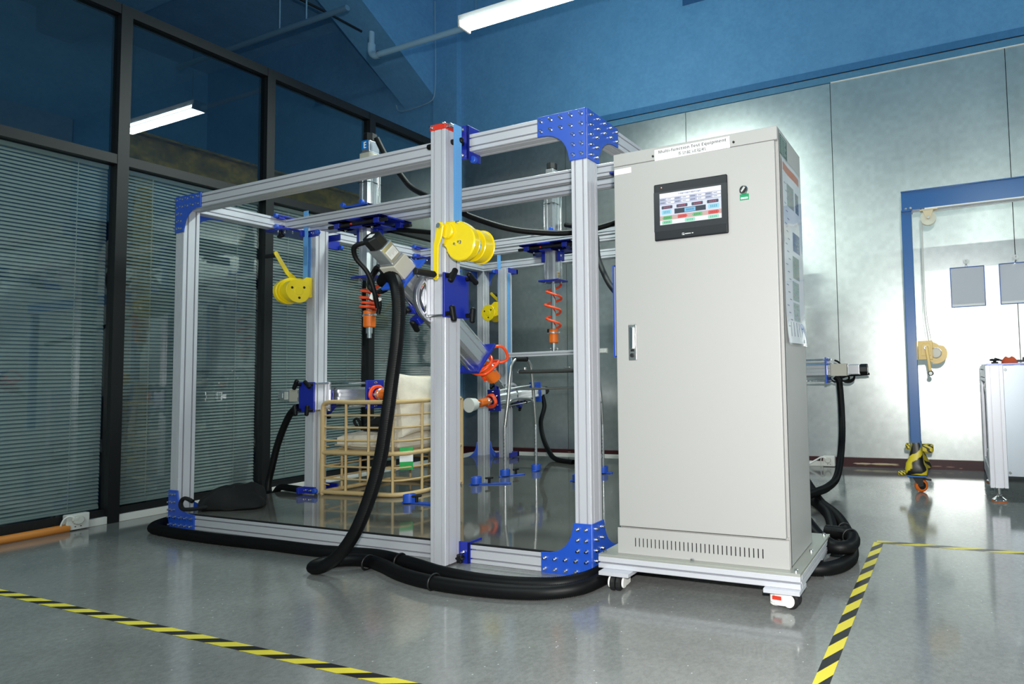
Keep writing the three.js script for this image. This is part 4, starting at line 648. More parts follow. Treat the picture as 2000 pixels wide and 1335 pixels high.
{
  const lt = canvasTex(64, 128, (c, w, h) => { c.fillStyle = '#e9eaea'; c.fillRect(0, 0, w, h); c.fillStyle = '#1ea34e'; c.fillRect(0, 0, w, 40); c.fillRect(0, 82, w, 46); });
  const t = thing('chair_tag', 'green and white paper tag hung on the rattan seat rail', 'tag', [-3.285, 0, -2.845], 0.75);
  const g = new THREE.BoxGeometry(0.078, 0.145, 0.0015, 6, 10, 1); const p = g.attributes.position; for (let i = 0; i < p.count; i++) p.setZ(i, p.getZ(i) + 0.006 * Math.cos(p.getY(i) * 20) + 0.003 * Math.sin(p.getX(i) * 30)); g.computeVertexNormals();
  place('paper', g, std(0xffffff, 0.6, 0, { map: lt }), t, [0, 0.325, 0.0]);
}
// ------------------------------------------------------------------ walking frame and the floor clamps
const WA = [-3.166, -3.615], WB = [-3.095, -3.885], WC = [-2.494, -3.912], WD = [-2.48, -3.56];
{
  const t = thing('walking_frame', 'grey metal walking frame with black foam grips under the loading bar', 'walking frame');
  const g = 0.0125, m = M.steel, y0 = PY + 0.04;
  const side = (f, r, name) => {
    const tf = [f[0] + (r[0] - f[0]) * 0.1 + 0.02 * Math.sign(-2.83 - f[0]) * 0 + 0.02, 0.86, f[1] - 0.03], tr = [r[0] + 0.0, 0.86, r[1] + 0.045];
    if (f === WD) { tf[0] = f[0] - 0.02; tr[0] = r[0] - 0.01; }
    put('side_loop', tube([[f[0], y0 + 0.33, f[1]], [f[0] + (tf[0] - f[0]) * 0.6, 0.66, f[1] + (tf[2] - f[1]) * 0.6], tf, [tf[0] + (tr[0] - tf[0]) * 0.06, 0.93, tf[2] + (tr[2] - tf[2]) * 0.08], [tf[0] + (tr[0] - tf[0]) * 0.28, 0.968, tf[2] + (tr[2] - tf[2]) * 0.28], [tf[0] + (tr[0] - tf[0]) * 0.72, 0.968, tf[2] + (tr[2] - tf[2]) * 0.72], [tf[0] + (tr[0] - tf[0]) * 0.94, 0.93, tf[2] + (tr[2] - tf[2]) * 0.92], tr, [r[0], 0.66, r[1] + 0.02], [r[0], y0 + 0.33, r[1]]], g, 90, 12), m, t);
    put('foam_grip', rod([tf[0] + (tr[0] - tf[0]) * 0.24, 0.969, tf[2] + (tr[2] - tf[2]) * 0.24], [tf[0] + (tr[0] - tf[0]) * 0.78, 0.969, tf[2] + (tr[2] - tf[2]) * 0.78], 0.0185, 16), M.rubber, t);
    for (const p of [f, r]) { const l = put('leg', rod([p[0], y0 - 0.03, p[1]], [p[0], y0 + 0.36, p[1]], 0.0105, 12), M.aluBright, t); for (let k = 0; k < 7; k++) put('height_hole', rt(ccyl(0.0035, 0.002, 8), H).translate(p[0], y0 + 0.08 + k * 0.026, p[1] + 0.0103), M.black, l); put('rubber_tip', mv(ccyl(0.018, 0.04, 16), p[0], y0 - 0.02, p[1]), M.rubber, l); }
    put('side_rung', tube([[f[0] + (tf[0] - f[0]) * 0.55, 0.62, f[1] - 0.02], [f[0] * 0.85 + r[0] * 0.15 + 0.005, 0.655, f[1] * 0.8 + r[1] * 0.2], [f[0] * 0.15 + r[0] * 0.85, 0.655, f[1] * 0.2 + r[1] * 0.8], [r[0], 0.62, r[1] + 0.02]], 0.009, 30, 10), m, t);
    return [tf, tr];
  };
  const [a, b] = side(WA, WB), [d, c] = side(WD, WC);
  put('cross_bar', rod([b[0] - 0.05, 0.872, b[2] + 0.08], [c[0], 0.868, c[2] + 0.08], 0.0155, 14), std(0x6d6e6c, 0.3, 0.8), t);
  put('cross_bar', rod([WB[0] - 0.06, 0.735, WB[1] + 0.1], [WC[0], 0.742, WC[1] + 0.1], 0.009, 12), m, t);
  put('fold_button', [mv(ccyl(0.014, 0.02, 14), b[0] - 0.0, 0.895, b[2] + 0.08), mv(rbox(0.05, 0.012, 0.02, 0.005), -2.72, 0.893, c[2] + 0.08)], m, t);
  put('hinge_ring', tube([[b[0] - 0.07, 0.872, b[2] + 0.085], [b[0] - 0.058, 0.884, b[2] + 0.085], [b[0] - 0.046, 0.872, b[2] + 0.085], [b[0] - 0.058, 0.86, b[2] + 0.085], [b[0] - 0.07, 0.872, b[2] + 0.085]], 0.004, 20, 6), M.chrome, t);
}
{
  const t = thing('loading_bar', 'pale slotted aluminium bar laid across the walking frame grips', 'bar', [0, 0, 0]);
  put('profile', barX(-3.29, -2.46, 1.006, -3.8, 0.04, 0.036, 1, 1), M.alu, t);
}
function floorClamp(x, z, turn, label, len = 0.2, knob = true, slot = 0.5) {
  const t = thing('floor_clamp', label, 'clamp', [x, PY, z], turn, 'blue floor clamps on the plate');
  put('cup', new THREE.LatheGeometry([[0.02, 0.004], [0.034, 0.004], [0.036, 0.008], [0.036, 0.05], [0.034, 0.053], [0.03, 0.053], [0.028, 0.05], [0.028, 0.012], [0.0, 0.012]].map(p => new THREE.Vector2(...p)), 28), M.blue, t);
  const s = new THREE.Shape(); s.moveTo(-0.045, -0.016); s.lineTo(len, -0.016); s.absarc(len, 0, 0.016, -H, H, false); s.lineTo(-0.045, 0.016); s.closePath(); const q = new THREE.Path(); q.moveTo(0.05, -0.005); q.lineTo(len - 0.01, -0.005); q.lineTo(len - 0.01, 0.005); q.lineTo(0.05, 0.005); q.closePath(); s.holes.push(q);
  put('arm', rt(extr(s, 0.008, 0.001), -H).translate(0, 0.001, 0), M.blue, t);
  if (knob) put('knob', [rt(rbox(0.055, 0.014, 0.018, 0.006, 0, 0.045, 0, 3), 0, 0.6, 0).translate(len * slot, 0, 0), mv(ccyl(0.009, 0.035, 12), len * slot, 0.025, 0)], M.knob, t);
  return t;
}
floorClamp(-3.132, -3.286, 0.35, 'blue floor clamp with long arm at the right rear foot of the rattan chair', 0.23, true, 0.4);
floorClamp(-3.08, -2.69, -0.02, 'blue floor clamp with black knob at the front corner of the rattan chair', 0.2, true, 0.3);
floorClamp(WA[0], WA[1], 0.9, 'blue cup clamp holding the left front leg of the walking frame', 0.13, true, 0.6);
floorClamp(WB[0], WB[1], 1.9, 'blue cup clamp holding the left rear leg of the walking frame', 0.03, false);
floorClamp(WC[0], WC[1], 0.2, 'blue cup clamp holding the right rear leg of the walking frame', 0.06, false);
floorClamp(WD[0], WD[1], 3.0, 'blue cup clamp beside the right front post, holding the right front leg', 0.05, false);
// ------------------------------------------------------------------ hoses and cables
const hose = (label, pts, r = 0.027, extra) => { const t = thing('corrugated_hose', label, 'hose', [0, 0, 0], 0, 'black corrugated hoses'); put('conduit', hoseGeo(pts, r), M.hose, t); if (extra) extra(t); return t; };
const cable = (label, pts, r) => { const t = thing('black_cable', label, 'cable', [0, 0, 0], 0, 'thick black cables'); put('sheath', tube(pts, r, 80, 10), M.cable, t); return t; };
const tie = (t, x, y, z, r, a = 0) => put('cable_tie', rt(new THREE.TorusGeometry(r, 0.0045, 6, 20), 0, a, 0).translate(x, y, z), M.black, t);
hose('thick black corrugated hose hanging from the tilted actuator to the floor before the frame', [[-2.449, 1.285, -1.99], [-2.37, 1.292, -1.94], [-2.268, 1.278, -1.89], [-2.207, 1.226, -1.86], [-2.183, 1.135, -1.85], [-2.179, 1.003, -1.84], [-2.208, 0.83, -1.84], [-2.227, 0.658, -1.83], [-2.265, 0.486, -1.83], [-2.311, 0.336, -1.82], [-2.372, 0.187, -1.8], [-2.453, 0.092, -1.79], [-2.53, 0.04, -1.775], [-2.61, 0.028, -1.79], [-2.625, 0.028, -1.84], [-2.57, 0.028, -1.895], [-2.47, 0.028, -1.925], [-2.33, 0.028, -1.895], [-2.15, 0.028, -1.835], [-1.96, 0.028, -1.8], [-1.747, 0.028, -1.795], [-1.548, 0.028, -1.815], [-1.42, 0.028, -1.855], [-1.335, 0.028, -1.93], [-1.305, 0.028, -2.07], [-1.27, 0.028, -2.25], [-1.1, 0.028, -2.4]], 0.027, t => { tie(t, -2.42, 0.03, -1.9, 0.03, H); tie(t, -1.93, 0.03, -1.8, 0.03, H); });
hose('black corrugated hose lying along the foot of the frame from its left corner', [[-4.36, 0.03, -2.45], [-4.38, 0.028, -2.25], [-4.35, 0.028, -2.1], [-4.25, 0.028, -2.0], [-4.035, 0.028, -1.965], [-3.778, 0.028, -1.955], [-3.487, 0.028, -1.955], [-3.164, 0.028, -1.965], [-2.836, 0.028, -1.965], [-2.642, 0.028, -1.985], [-2.471, 0.03, -1.99], [-2.24, 0.028, -1.955], [-1.984, 0.028, -1.895], [-1.744, 0.028, -1.875], [-1.558, 0.028, -1.895], [-1.44, 0.028, -1.94], [-1.375, 0.028, -2.03], [-1.35, 0.028, -2.2], [-1.2, 0.028, -2.36]], 0.028, t => { tie(t, -2.3, 0.03, -1.96, 0.031, H); });
hose('black corrugated hose looping from the left actuator down to the floor', [[-4.3, 0.66, -2.83], [-4.36, 0.62, -2.82], [-4.42, 0.52, -2.81], [-4.475, 0.386, -2.8], [-4.51, 0.244, -2.79], [-4.53, 0.13, -2.78], [-4.51, 0.06, -2.77], [-4.44, 0.055, -2.76], [-4.36, 0.108, -2.75], [-4.25, 0.112, -2.74], [-4.1, 0.112, -2.72]], 0.022);
cable('thick black cable sagging from the lettered actuator across the frame to the cabinet', [[-3.46, 2.42, -2.76], [-3.409, 2.3, -2.79], [-3.36, 2.2, -2.85], [-3.27, 2.098, -2.86], [-3.099, 2.004, -2.87], [-2.918, 1.91, -2.88], [-2.758, 1.835, -2.9], [-2.562, 1.765, -2.98], [-2.403, 1.745, -3.08], [-2.278, 1.75, -3.18], [-2.071, 1.79, -3.28], [-1.7, 1.9, -3.35]], 0.019);
cable('black cable curving down between the right front post and the cabinet', [[-2.86, 2.05, -3.98], [-2.6, 1.98, -3.95], [-2.42, 1.85, -3.75], [-2.32, 1.75, -3.6], [-2.249, 1.652, -3.5], [-2.083, 1.5, -3.3], [-1.9, 1.36, -3.1], [-1.7, 1.25, -2.9]], 0.019);
cable('straight black cable passing from the near carriage behind the near column', [[-3.42, 1.83, -2.85], [-3.2, 1.8, -2.9], [-2.95, 1.755, -2.95], [-2.8, 1.74, -3.0]], 0.016);
cable('black cable drooping from the rear actuator to the plate behind the walking frame', [[-3.8, 0.68, -4.86], [-3.75, 0.55, -4.84], [-3.7, 0.4, -4.72], [-3.6, 0.27, -4.62], [-3.44, 0.15, -4.5], [-3.25, 0.108, -4.35], [-3.0, 0.104, -4.25]], 0.021);
hose('black corrugated hose hanging from the right hand actuator to the floor coil', [[-0.83, 0.775, -4.55], [-0.805, 0.745, -4.55], [-0.798, 0.675, -4.55], [-0.787, 0.522, -4.52], [-0.773, 0.341, -4.42], [-0.768, 0.175, -4.27], [-0.768, 0.09, -4.12], [-0.775, 0.075, -3.85], [-0.79, 0.098, -3.55], [-0.85, 0.098, -3.35], [-1.0, 0.06, -3.2]], 0.026);
{
  hose('outer black hose of the coil lying right of the trolley', [[-1.0, 0.1, -4.1], [-0.89, 0.07, -3.85], [-0.76, 0.04, -3.55], [-0.62, 0.035, -3.28], [-0.515, 0.035, -2.98], [-0.45, 0.035, -2.72], [-0.43, 0.035, -2.52], [-0.49, 0.035, -2.4], [-0.6, 0.035, -2.36]], 0.028, t => tie(t, -0.53, 0.036, -3.0, 0.031, 0.3));
  hose('inner black hose of the coil lying right of the trolley', [[-0.95, 0.05, -3.7], [-0.84, 0.04, -3.62], [-0.69, 0.032, -3.36], [-0.575, 0.032, -2.95], [-0.53, 0.034, -2.76], [-0.55, 0.04, -2.66], [-0.63, 0.04, -2.6], [-0.75, 0.04, -2.6]], 0.028);
  hose('upper black hose dropping from the cabinet back onto the floor coil', [[-0.8, 0.3, -2.9], [-0.7, 0.19, -2.75], [-0.61, 0.12, -2.65], [-0.54, 0.095, -2.56], [-0.475, 0.09, -2.5], [-0.43, 0.092, -2.52], [-0.425, 0.094, -2.62], [-0.47, 0.09, -2.72], [-0.57, 0.088, -2.75]], 0.029, t => tie(t, -0.445, 0.094, -2.66, 0.033, 0.4));
}
{ // loose wiring at the actuators
  const t = thing('cable_bundle', 'tangle of thin black leads and white connectors on the tilted actuator', 'cable');
  const loop = (cx, cy, cz, r, a, ph) => tube(Array.from({ length: 13 }, (_, i) => { const u = i / 12 * Math.PI * 2 + ph; return [cx + Math.cos(u) * r, cy + Math.sin(u) * r * a, cz + Math.sin(u * 2) * 0.01]; }), 0.0075, 40, 8);
  put('lead', [loop(-2.47, 1.3, -1.98, 0.055, 1.1, 0), loop(-2.46, 1.295, -1.965, 0.048, 1.2, 1), loop(-2.475, 1.29, -1.99, 0.06, 0.9, 2)], M.cable, t);
  put('lead', tube([[-2.31, 1.42, -1.8], [-2.36, 1.4, -1.78], [-2.38, 1.36, -1.8], [-2.36, 1.3, -1.84], [-2.355, 1.22, -1.87], [-2.37, 1.15, -1.9]], 0.01, 40, 8), M.cable, t);
  put('lead', tube([[-2.5, 1.25, -1.97], [-2.46, 1.22, -1.96], [-2.42, 1.18, -1.95], [-2.43, 1.13, -1.95]], 0.009, 20, 8), M.cable, t);
  put('connector', [rbox(0.03, 0.022, 0.018, 0.003).rotateZ(1.1).translate(-2.475, 1.215, -1.96), rbox(0.03, 0.02, 0.018, 0.003).rotateZ(1.2).translate(-2.425, 1.19, -1.945)], M.white, t);
  const u = thing('cable_bundle', 'loops of thin black leads under the right hand actuator', 'cable');
  const lp = (cx, cy, r, b) => tube(Array.from({ length: 13 }, (_, i) => { const v = i / 12 * Math.PI * 2; return [cx + Math.cos(v) * r, cy + Math.sin(v) * r * b, -4.57 + Math.sin(v * 2) * 0.012]; }), 0.0075, 40, 8);
  put('lead', [lp(-0.76, 0.775, 0.07, 0.5), lp(-0.74, 0.77, 0.05, 0.8), lp(-0.77, 0.765, 0.04, 0.6), tube([[-0.835, 0.9, -4.57], [-0.8, 0.88, -4.56], [-0.785, 0.84, -4.55], [-0.81, 0.79, -4.55]], 0.007, 20, 8), tube([[-0.58, 0.79, -4.58], [-0.66, 0.785, -4.56], [-0.74, 0.78, -4.56], [-0.8, 0.76, -4.56]], 0.009, 20, 8), tube([[-0.86, 0.8, -4.57], [-0.87, 0.76, -4.56], [-0.84, 0.735, -4.56], [-0.8, 0.74, -4.56]], 0.006, 20, 8)], M.cable, u);
}
// ------------------------------------------------------------------ blue gantry crane on the right
{
  const t = thing('gantry_crane', 'blue painted portal crane post and beam in front of the steel wall', 'crane', [-0.247, 0, -4.22]);
  put('beam', [rbox(2.6, 0.125, 0.09, 0.003, 1.272, 1.953, 0), span([-0.029, 2.013, -0.055], [2.6, 2.021, 0.055], 0.002)], M.crane, t);
  put('post', [rbox(0.066, 1.62, 0.066, 0.004, 0, 1.08, 0), span([-0.031, 1.882, -0.055], [0.04, 1.892, 0.055], 0.001)], M.crane, t);
  put('post', rbox(0.066, 1.62, 0.066, 0.004, 2.5, 1.08, 0), M.crane, t);
  put('beam_lip', span([0.12, 1.882, 0.01], [2.5, 1.8905, 0.055]), M.white, t);
  bolts(t, [[0.0, 1.9, 0.047], [0.03, 1.903, 0.047]], 'z+', boltCap, M.steel);
  const hz = dataTex(64, (u, v) => { const k = ((u * 2 + v * 1.3 + 0.15 * Math.sin(v * 9)) % 1 + 1) % 1; return k < 0.6 ? [222, 200, 40] : [22, 20, 14]; }, true, [1, 1]);
  const hazard = std(0xffffff, 0.4, 0, { map: hz });
  const wrap = (list) => { // crumpled tape rings
    const g = new THREE.CylinderGeometry(1, 1, 1, 20, list.length - 1, true), p = g.attributes.position, n = list.length, cols = 21;
    for (let j = 0; j < n; j++) for (let i = 0; i < cols; i++) { const a = i / (cols - 1) * Math.PI * 2, [y, rx, rz, ox] = list[n - 1 - j].length ? list[n - 1 - j] : [0, 0, 0, 0], k = 1 + 0.1 * (hash2(i % 20, j, 8) - 0.5); p.setXYZ(j * cols + i, ox + Math.sign(Math.cos(a)) * Math.pow(Math.abs(Math.cos(a)), 0.6) * rx * k, y + 0.008 * (hash2(i % 20, j, 4) - 0.5), Math.sign(Math.sin(a)) * Math.pow(Math.abs(Math.sin(a)), 0.6) * rz * k); }
    g.computeVertexNormals(); return g;
  };
  put('hazard_wrap', [wrap([[0.118, 0.066, 0.06, 0], [0.15, 0.074, 0.07, -0.004], [0.19, 0.06, 0.06, -0.01], [0.23, 0.044, 0.05, -0.004], [0.265, 0.04, 0.044, 0], [0.33, 0.035, 0.036, 0]]), rbox(0.05, 0.03, 0.03, 0.01, -0.085, 0.13, 0.0).rotateZ(0.1)], std(0xffffff, 0.4, 0, { map: hz, side: THREE.DoubleSide }), t);
  put('base_plate', rbox(0.12, 0.012, 0.12, 0.002, 0.0, 0.11, 0), M.crane, t);
  const c = put('caster', [rbox(0.07, 0.012, 0.07, 0.003, 0.01, 0.1, 0), ...[-1, 1].map(s => rt(extr(poly([[-0.03, 0.1], [0.035, 0.1], [0.04, 0.045], [0.01, 0.035]]), 0.005, 0.001), 0, 0, 0).translate(0, 0, s * 0.026)), rbox(0.06, 0.01, 0.03, 0.004, 0.05, 0.09, 0).rotateZ(-0.1)], M.dark, t);
  put('wheel', [rt(ccyl(0.043, 0.036, 32, 0.008), H).rotateY(0.5).translate(0.022, 0.044, 0)], M.orange, c);
  put('hub', [rt(ccyl(0.026, 0.04, 24, 0.003), H).rotateY(0.5).translate(0.022, 0.044, 0)], M.black, c);
  const br = put('brace', [rod([0.0, 0.32, -0.03], [0.06, 0.12, -0.35], 0.02, 10), rbox(0.1, 0.06, 0.06, 0.015, 0.055, 0.275, -0.12), rbox(0.05, 0.04, 0.06, 0.01, -0.05, 0.29, -0.1)], std(0xffffff, 0.4, 0, { map: hz }), t);
  // pulley and rope
  const p = put('pulley_bracket', [span([0.09, 1.874, 0.0], [0.2, 1.882, 0.055]), extr(poly([[0.105, 1.876], [0.175, 1.876], [0.152, 1.815], [0.128, 1.815]]), 0.005, 0.001).translate(0, 0, 0.05)], M.tan, t);
  bolts(p, [[0.095, 1.9, 0.03], [0.19, 1.9, 0.03]], 'y+', ccyl(0.005, 0.05, 10), M.black);
  put('pulley', [rt(ccyl(0.05, 0.01, 36, 0.002), H).translate(0.14, 1.825, 0.034), rt(ccyl(0.05, 0.01, 36, 0.002), H).translate(0.14, 1.825, 0.014), rt(ccyl(0.042, 0.02, 30, 0.001), H).translate(0.14, 1.825, 0.024)], std(0xd6d4c2, 0.35), p);
  put('axle', rt(ccyl(0.01, 0.05, 14), H).translate(0.14, 1.825, 0.034), M.steel, p);
  put('rope', [tube([[0.094, 1.82, 0.024], [0.092, 1.6, 0.024], [0.09, 1.3, 0.03], [0.094, 1.15, 0.04], [0.11, 1.0, 0.05]], 0.0035, 40, 6), tube([[0.14, 1.868, 0.024], [0.6, 1.872, 0.024], [1.4, 1.874, 0.024]], 0.0035, 10, 6)], M.rope, t);
  put('rope', [tube([[0.1, 1.82, 0.01], [0.098, 1.6, 0.01], [0.098, 1.3, 0.02], [0.105, 1.15, 0.03], [0.125, 1.0, 0.04]], 0.003, 40, 6)], M.rope, t);
}
{
  const t = thing('hand_winch', 'ochre hand winch with hanging crank on the blue crane post', 'winch', [-0.15, 0.94, -4.18]);
  const ym = phy({ color: 0xcaa21c, roughness: 0.35, clearcoat: 0.5 });
  put('frame', [rbox(0.09, 0.125, 0.004, 0.002, -0.01, 0.0, 0.03), rbox(0.09, 0.125, 0.004, 0.002, -0.01, 0.0, -0.03), span([-0.064, -0.06, -0.032], [-0.059, 0.062, 0.032])], ym, t);
  const s = new THREE.Shape(); s.moveTo(0.0, 0.06); s.quadraticCurveTo(0.05, 0.055, 0.075, 0.03); s.absarc(0.06, -0.025, 0.065, 0.9, -2.4, true); s.lineTo(0.01, -0.06); s.closePath();
  const q = new THREE.Path(); q.absarc(0.055, -0.02, 0.036, 0, Math.PI * 2); s.holes.push(q);
  put('drum_flange', [extr(s, 0.004, 0.001).translate(0, 0, -0.02), extr(s, 0.004, 0.001).translate(0, 0, 0.02)], ym, t);
  put('drum', rt(ccyl(0.034, 0.04, 24), H).translate(0.055, -0.02, 0.0), std(0xd8d4c8, 0.6), t);
  put('hook_frame', [extr((() => { const o = new THREE.Shape(); o.moveTo(-0.035, -0.035); o.lineTo(-0.035, 0.03); o.lineTo(-0.02, 0.045); o.lineTo(0.012, 0.045); o.lineTo(0.025, 0.03); o.lineTo(0.025, -0.035); o.closePath(); const h = new THREE.Path(); h.moveTo(-0.018, -0.025); h.lineTo(-0.018, 0.02); h.lineTo(0.01, 0.02); h.lineTo(0.01, -0.025); h.closePath(); o.holes.push(h); return o; })(), 0.006, 0.001).translate(0, 0, 0.034)], ym, t);
  put('axle_nut', rt(ccyl(0.014, 0.02, 16), H).translate(-0.005, 0.015, 0.045), M.chrome, t);
  const a = put('crank_arm', rbox(0.02, 0.18, 0.006, 0.003, 0, 0, 0).rotateZ(0.12).translate(0.008, -0.065, 0.06), ym, t);
  put('grip', [rt(ccyl(0.0165, 0.1, 20), H).translate(0.021, -0.152, 0.11)], M.dark, a); put('grip_end', rt(ccyl(0.011, 0.004, 16), H).translate(0.021, -0.152, 0.162), M.white, a);
}
// ------------------------------------------------------------------ workbench at the right edge
{
  const t = thing('workbench', 'aluminium framed machine bench with grey panels, cut by the right picture edge', 'workbench', [0, 0, 0]);
  const x0 = 0.186, x1 = 1.25, z0 = -3.997, z1 = -4.75, y0 = 0.088, y1 = 0.828;
  for (const [x, z] of [[x0 + 0.05, z0 - 0.05], [x1 - 0.05, z0 - 0.05], [x0 + 0.05, z1 + 0.05], [x1 - 0.05, z1 + 0.05]]) {
    put('post', barY(x, y0, y1, z, 0.1, 0.1, 2, 2), M.alu, t);
    const f = put('levelling_foot', [mv(ccyl(0.008, 0.07, 14), x, 0.055, z), mv(ccyl(0.014, 0.016, 6), x, 0.036, z), new THREE.LatheGeometry([[0.0, 0.034], [0.014, 0.032], [0.042, 0.014], [0.046, 0.007], [0.0, 0.007]].map(p => new THREE.Vector2(...p)).reverse(), 28).translate(x, 0, z)], M.chrome, t);
    put('rubber_pad', mv(ccyl(0.046, 0.008, 28), x, 0.004, z), std(0xc7641c, 0.5), f);
  }
  put('front_panel', span([x0 + 0.1, 0.16, z0 - 0.006], [x1 - 0.1, y1 - 0.002, z0 - 0.001], 0.001), std(0xaab2ba, 0.4, 0.6), t);
  for (const [x, y] of [[x0 + 0.112, 0.8], [x0 + 0.112, 0.182]]) put('screw', rt(ccyl(0.0085, 0.006, 16), H).translate(x, y, z0 + 0.002), M.chrome, t);
  put('side_bar', [barZ(x0 + 0.05, y1 - 0.05, z1 + 0.1, z0 - 0.1, 0.1, 0.1, 2, 2)], M.alu, t); put('side_bar', [barZ(x0 + 0.05, 0.14, z1 + 0.1, z0 - 0.1, 0.1, 0.1, 2, 2)], M.alu, t);
  put('side_screen', [span([x0 + 0.03, 0.19, z1 + 0.1], [x0 + 0.04, y1 - 0.1, z0 - 0.1])], M.dark, t);
  put('side_hinge', [rbox(0.012, 0.06, 0.05, 0.003, x0 + 0.006, 0.27, z0 - 0.16), rbox(0.012, 0.05, 0.05, 0.003, x0 + 0.006, 0.69, z0 - 0.16)], M.steel, t);
  put('top_plate', span([x0 + 0.01, y1, z1], [x1, y1 + 0.012, z0 - 0.002], 0.002), std(0x8a92c8, 0.35, 0.2), t, 'violet blue top plate');
  put('top_knob', [mv(ccyl(0.03, 0.014, 20), x0 + 0.06, y1 + 0.034, z0 - 0.06), mv(ccyl(0.01, 0.02, 12), x0 + 0.06, y1 + 0.022, z0 - 0.06), mv(rbox(0.04, 0.01, 0.03, 0.003), x0 + 0.06, y1 + 0.017, z0 - 0.06)], M.knob, t);
  const r = thing('rag', 'crumpled orange rag on the bench top at the right edge', 'cloth', [0.33, y1 + 0.014, -4.09], 0.3);
  put('cloth', bagGeo(0.05, 0.035, 0.045, 31), std(0xc2512a, 0.8), r);
  const g = thing('tool_clamp', 'black lever clamp beside the orange rag on the bench top', 'clamp', [0.37, y1 + 0.012, -4.1], 0.0);
  put('jaw', [rbox(0.14, 0.014, 0.03, 0.004, 0.02, 0.012, 0), rbox(0.03, 0.03, 0.03, 0.004, 0.05, 0.02, 0)], M.black, g); put('lever', rbox(0.07, 0.012, 0.014, 0.004).rotateZ(-0.35).translate(-0.09, 0.02, 0), M.black, g);
}
// ------------------------------------------------------------------ wall sleeves, sockets, trunking, tape
function sleeve(x, y, label, hookLabel) {
  const t = thing('wall_sleeve', label, 'document', [x, y, ZB + 0.012], 0, 'blue framed wall sleeves');
  const o = poly([[-0.129, -0.163], [0.129, -0.163], [0.129, 0.163], [-0.129, 0.163]]), q = new THREE.Path(); q.moveTo(-0.123, -0.157); q.lineTo(-0.123, 0.157); q.lineTo(0.123, 0.157); q.lineTo(0.123, -0.157); q.closePath(); o.holes.push(q);
  put('frame', extr(o, 0.007, 0.001), std(0x2a62b0, 0.4), t);
  put('sheet', box(0.24, 0.296, 0.0008, 0, 0.01, 0.002), M.paper, t); put('backing', box(0.246, 0.314, 0.0008, 0, 0, 0.0006), M.white, t);
  const g = new THREE.PlaneGeometry(0.246, 0.314, 20, 24), p = g.attributes.position;
  for (let i = 0; i < p.count; i++) { const u = p.getX(i), v = p.getY(i); p.setZ(i, 0.0055 + 0.0012 * Math.sin((u * 40 + v * 26)) * Math.max(0, Math.abs(v) - 0.05) * 7 + 0.0008 * Math.sin(u * 75 - v * 30)); } g.computeVertexNormals();
  put('clear_film', g, M.clear, t);
  const h = thing('wall_hook', hookLabel, 'hook', [x - 0.004, y + 0.205, ZB + 0.002], 0, 'adhesive hooks on the steel wall');
  put('base', rbox(0.052, 0.05, 0.002, 0.004, 0, 0.0, 0), M.clear, h); put('disc', rt(ccyl(0.021, 0.006, 24), H).translate(0, 0, 0.004), M.white, h);
  put('hook', tube([[0, 0.012, 0.006], [0, -0.005, 0.018], [0, -0.025, 0.02], [0, -0.034, 0.012], [0, -0.03, 0.006]], 0.0025, 16, 6), M.steel, h);
  put('ring', rt(new THREE.TorusGeometry(0.01, 0.002, 6, 18), 0, 0, 0).translate(0, -0.034, 0.014), M.steel, h);
}
sleeve(0.144, 1.47, 'blue framed clear document sleeve nearest the crane post on the steel wall', 'clear adhesive hook above the sleeve nearest the crane post');
sleeve(0.507, 1.472, 'blue framed clear document sleeve cut by the right picture edge', 'clear adhesive hook above the sleeve cut by the right edge');
{
  const t = thing('wall_sleeve', 'blue edged hanging sheet half hidden behind the left side of the cabinet', 'document', [-1.3, 1.11, -2.3], 0);
  put('frame', [span([-0.1, -0.2, -0.004], [-0.094, 0.2, 0.004]), span([-0.1, -0.206, -0.004], [0.05, -0.2, 0.004]), span([-0.1, 0.2, -0.004], [0.05, 0.206, 0.004])], std(0x2a52c0, 0.4), t); put('sheet', span([-0.094, -0.2, -0.001], [0.05, 0.2, 0.001]), M.paper, t);
}
function socket(x, y, z, turn, label) {
  const t = thing('wall_socket', label, 'socket', [x, y, z], turn, 'white plug sockets');
  put('box', rbox(0.1, 0.09, 0.045, 0.005, 0, 0.045, 0), M.trunk, t);
  const p = put('plug', [rt(ccyl(0.024, 0.03, 20), H).translate(-0.005, 0.056, 0.034), rbox(0.03, 0.02, 0.02, 0.005, -0.02, 0.064, 0.04)], std(0xcfcdc4, 0.5), t);
  put('slot', [-0.012, 0.012].map(s => box(0.006, 0.005, 0.002, s, 0.018, 0.0228)), M.dark, t);
  put('lead', tube([[-0.02, 0.066, 0.045], [-0.04, 0.085, 0.04], [-0.06, 0.075, 0.03], [-0.07, 0.045, 0.02], [-0.072, 0.01, 0.012]], 0.0045, 24, 8), M.white, p);
  return t;
}
socket(-4.805, 0.005, -1.895, H, 'white plug socket at the foot of the glass partition, left');
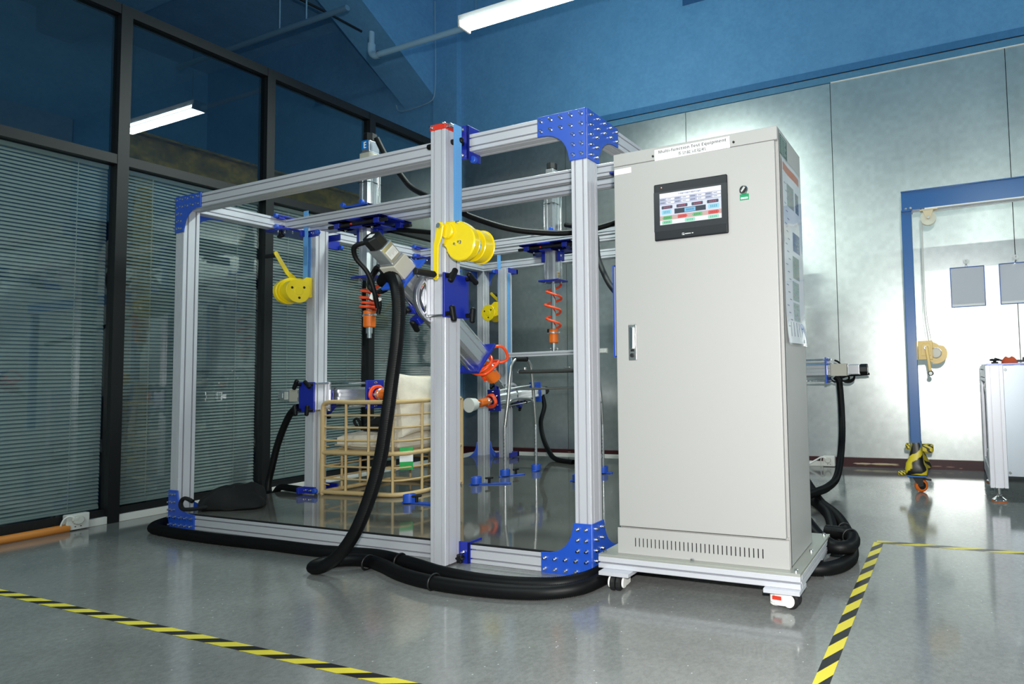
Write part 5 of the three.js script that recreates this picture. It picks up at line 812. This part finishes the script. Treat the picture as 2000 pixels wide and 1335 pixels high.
{
  const t = socket(-1.015, 0.004, ZB + 0.06, 0, 'white plug socket on the back wall beside the hanging hose');
  const s = thing('wall_switch', 'small double switch plate on the steel wall between post and cabinet', 'switch', [-3.29, 1.08, ZB]);
  put('plate', rbox(0.09, 0.05, 0.01, 0.003, 0, 0, 0.005), M.trunk, s); put('rocker', [rbox(0.034, 0.036, 0.006, 0.002, -0.021, 0, 0.011), rbox(0.034, 0.036, 0.006, 0.002, 0.021, 0, 0.011)], M.white, s);
  const c = thing('white_cable', 'white lead running from the back wall socket behind the cabinet', 'cable'); put('sheath', tube([[-1.03, 0.07, ZB + 0.1], [-1.07, 0.085, ZB + 0.1], [-1.12, 0.06, ZB + 0.1], [-1.2, 0.02, ZB + 0.14], [-1.35, 0.008, ZB + 0.2]], 0.007, 30, 8), M.white, c);
  const o = thing('floor_conduit', 'orange taped conduit along the foot of the glass at the left edge', 'conduit'); put('strip', [tube([[-4.8, 0.02, -1.86], [-4.79, 0.02, -1.7], [-4.785, 0.02, -1.4], [-4.78, 0.02, -0.9]], 0.024, 40, 10)], std(0xd08030, 0.5), o);
}
const tapeTex = (rep, worn) => { const n = 128, t = dataTex(n, (u, v, x, y) => { const k = ((u + v * 0.55) % 1 + 1) % 1, s = (hash2(x, y, 7) - 0.5) * 10, w = worn ? vnoise(u * 9, v * 9, 9, 14) * worn : 0; return (k < 0.53 ? [226, 208, 66] : [26 + 80 * w, 25 + 80 * w, 26 + 82 * w]).map(c => cl(c + s - 10 * w)); }, true, [rep, 1]); t.magFilter = THREE.LinearFilter; return t; };
function tape(label, a, b, w, pitch, flip, worn = 0) { // thin strip lying on the floor from a to b
  const L = Math.hypot(b[0] - a[0], b[1] - a[1]), t = thing('floor_tape', label, 'floor tape', [(a[0] + b[0]) / 2, 0.0006, (a[1] + b[1]) / 2], -Math.atan2(b[1] - a[1], b[0] - a[0]), 'hazard tapes on the floor');
  const g = new THREE.BoxGeometry(L, 0.0008, w); const uv = g.attributes.uv, p = g.attributes.position;
  for (let i = 0; i < uv.count; i++) uv.setXY(i, (p.getX(i) + L / 2) / pitch, flip * (p.getZ(i) / w + 0.5) );
  put('strip', g, std(0xffffff, 0.38, 0, { map: tapeTex(1, worn) }), t);
}
tape('black and yellow hazard tape across the floor in the left foreground', [-4.6, -1.222], [-0.6, -1.222], 0.036, 0.1735, 1);
tape('black and yellow hazard tape running toward the viewer on the right', [-0.36, -2.945], [-0.353, -0.9], 0.044, 0.163, -1, 0.25);
tape('worn hazard tape crossing the floor at the back right', [-0.37, -2.955], [1.6, -2.955], 0.042, 0.19, 1, 1.2);
scene.traverse(o => { if (o.isMesh) { o.castShadow = true; o.receiveShadow = true; } });
renderer.render(scene, camera);
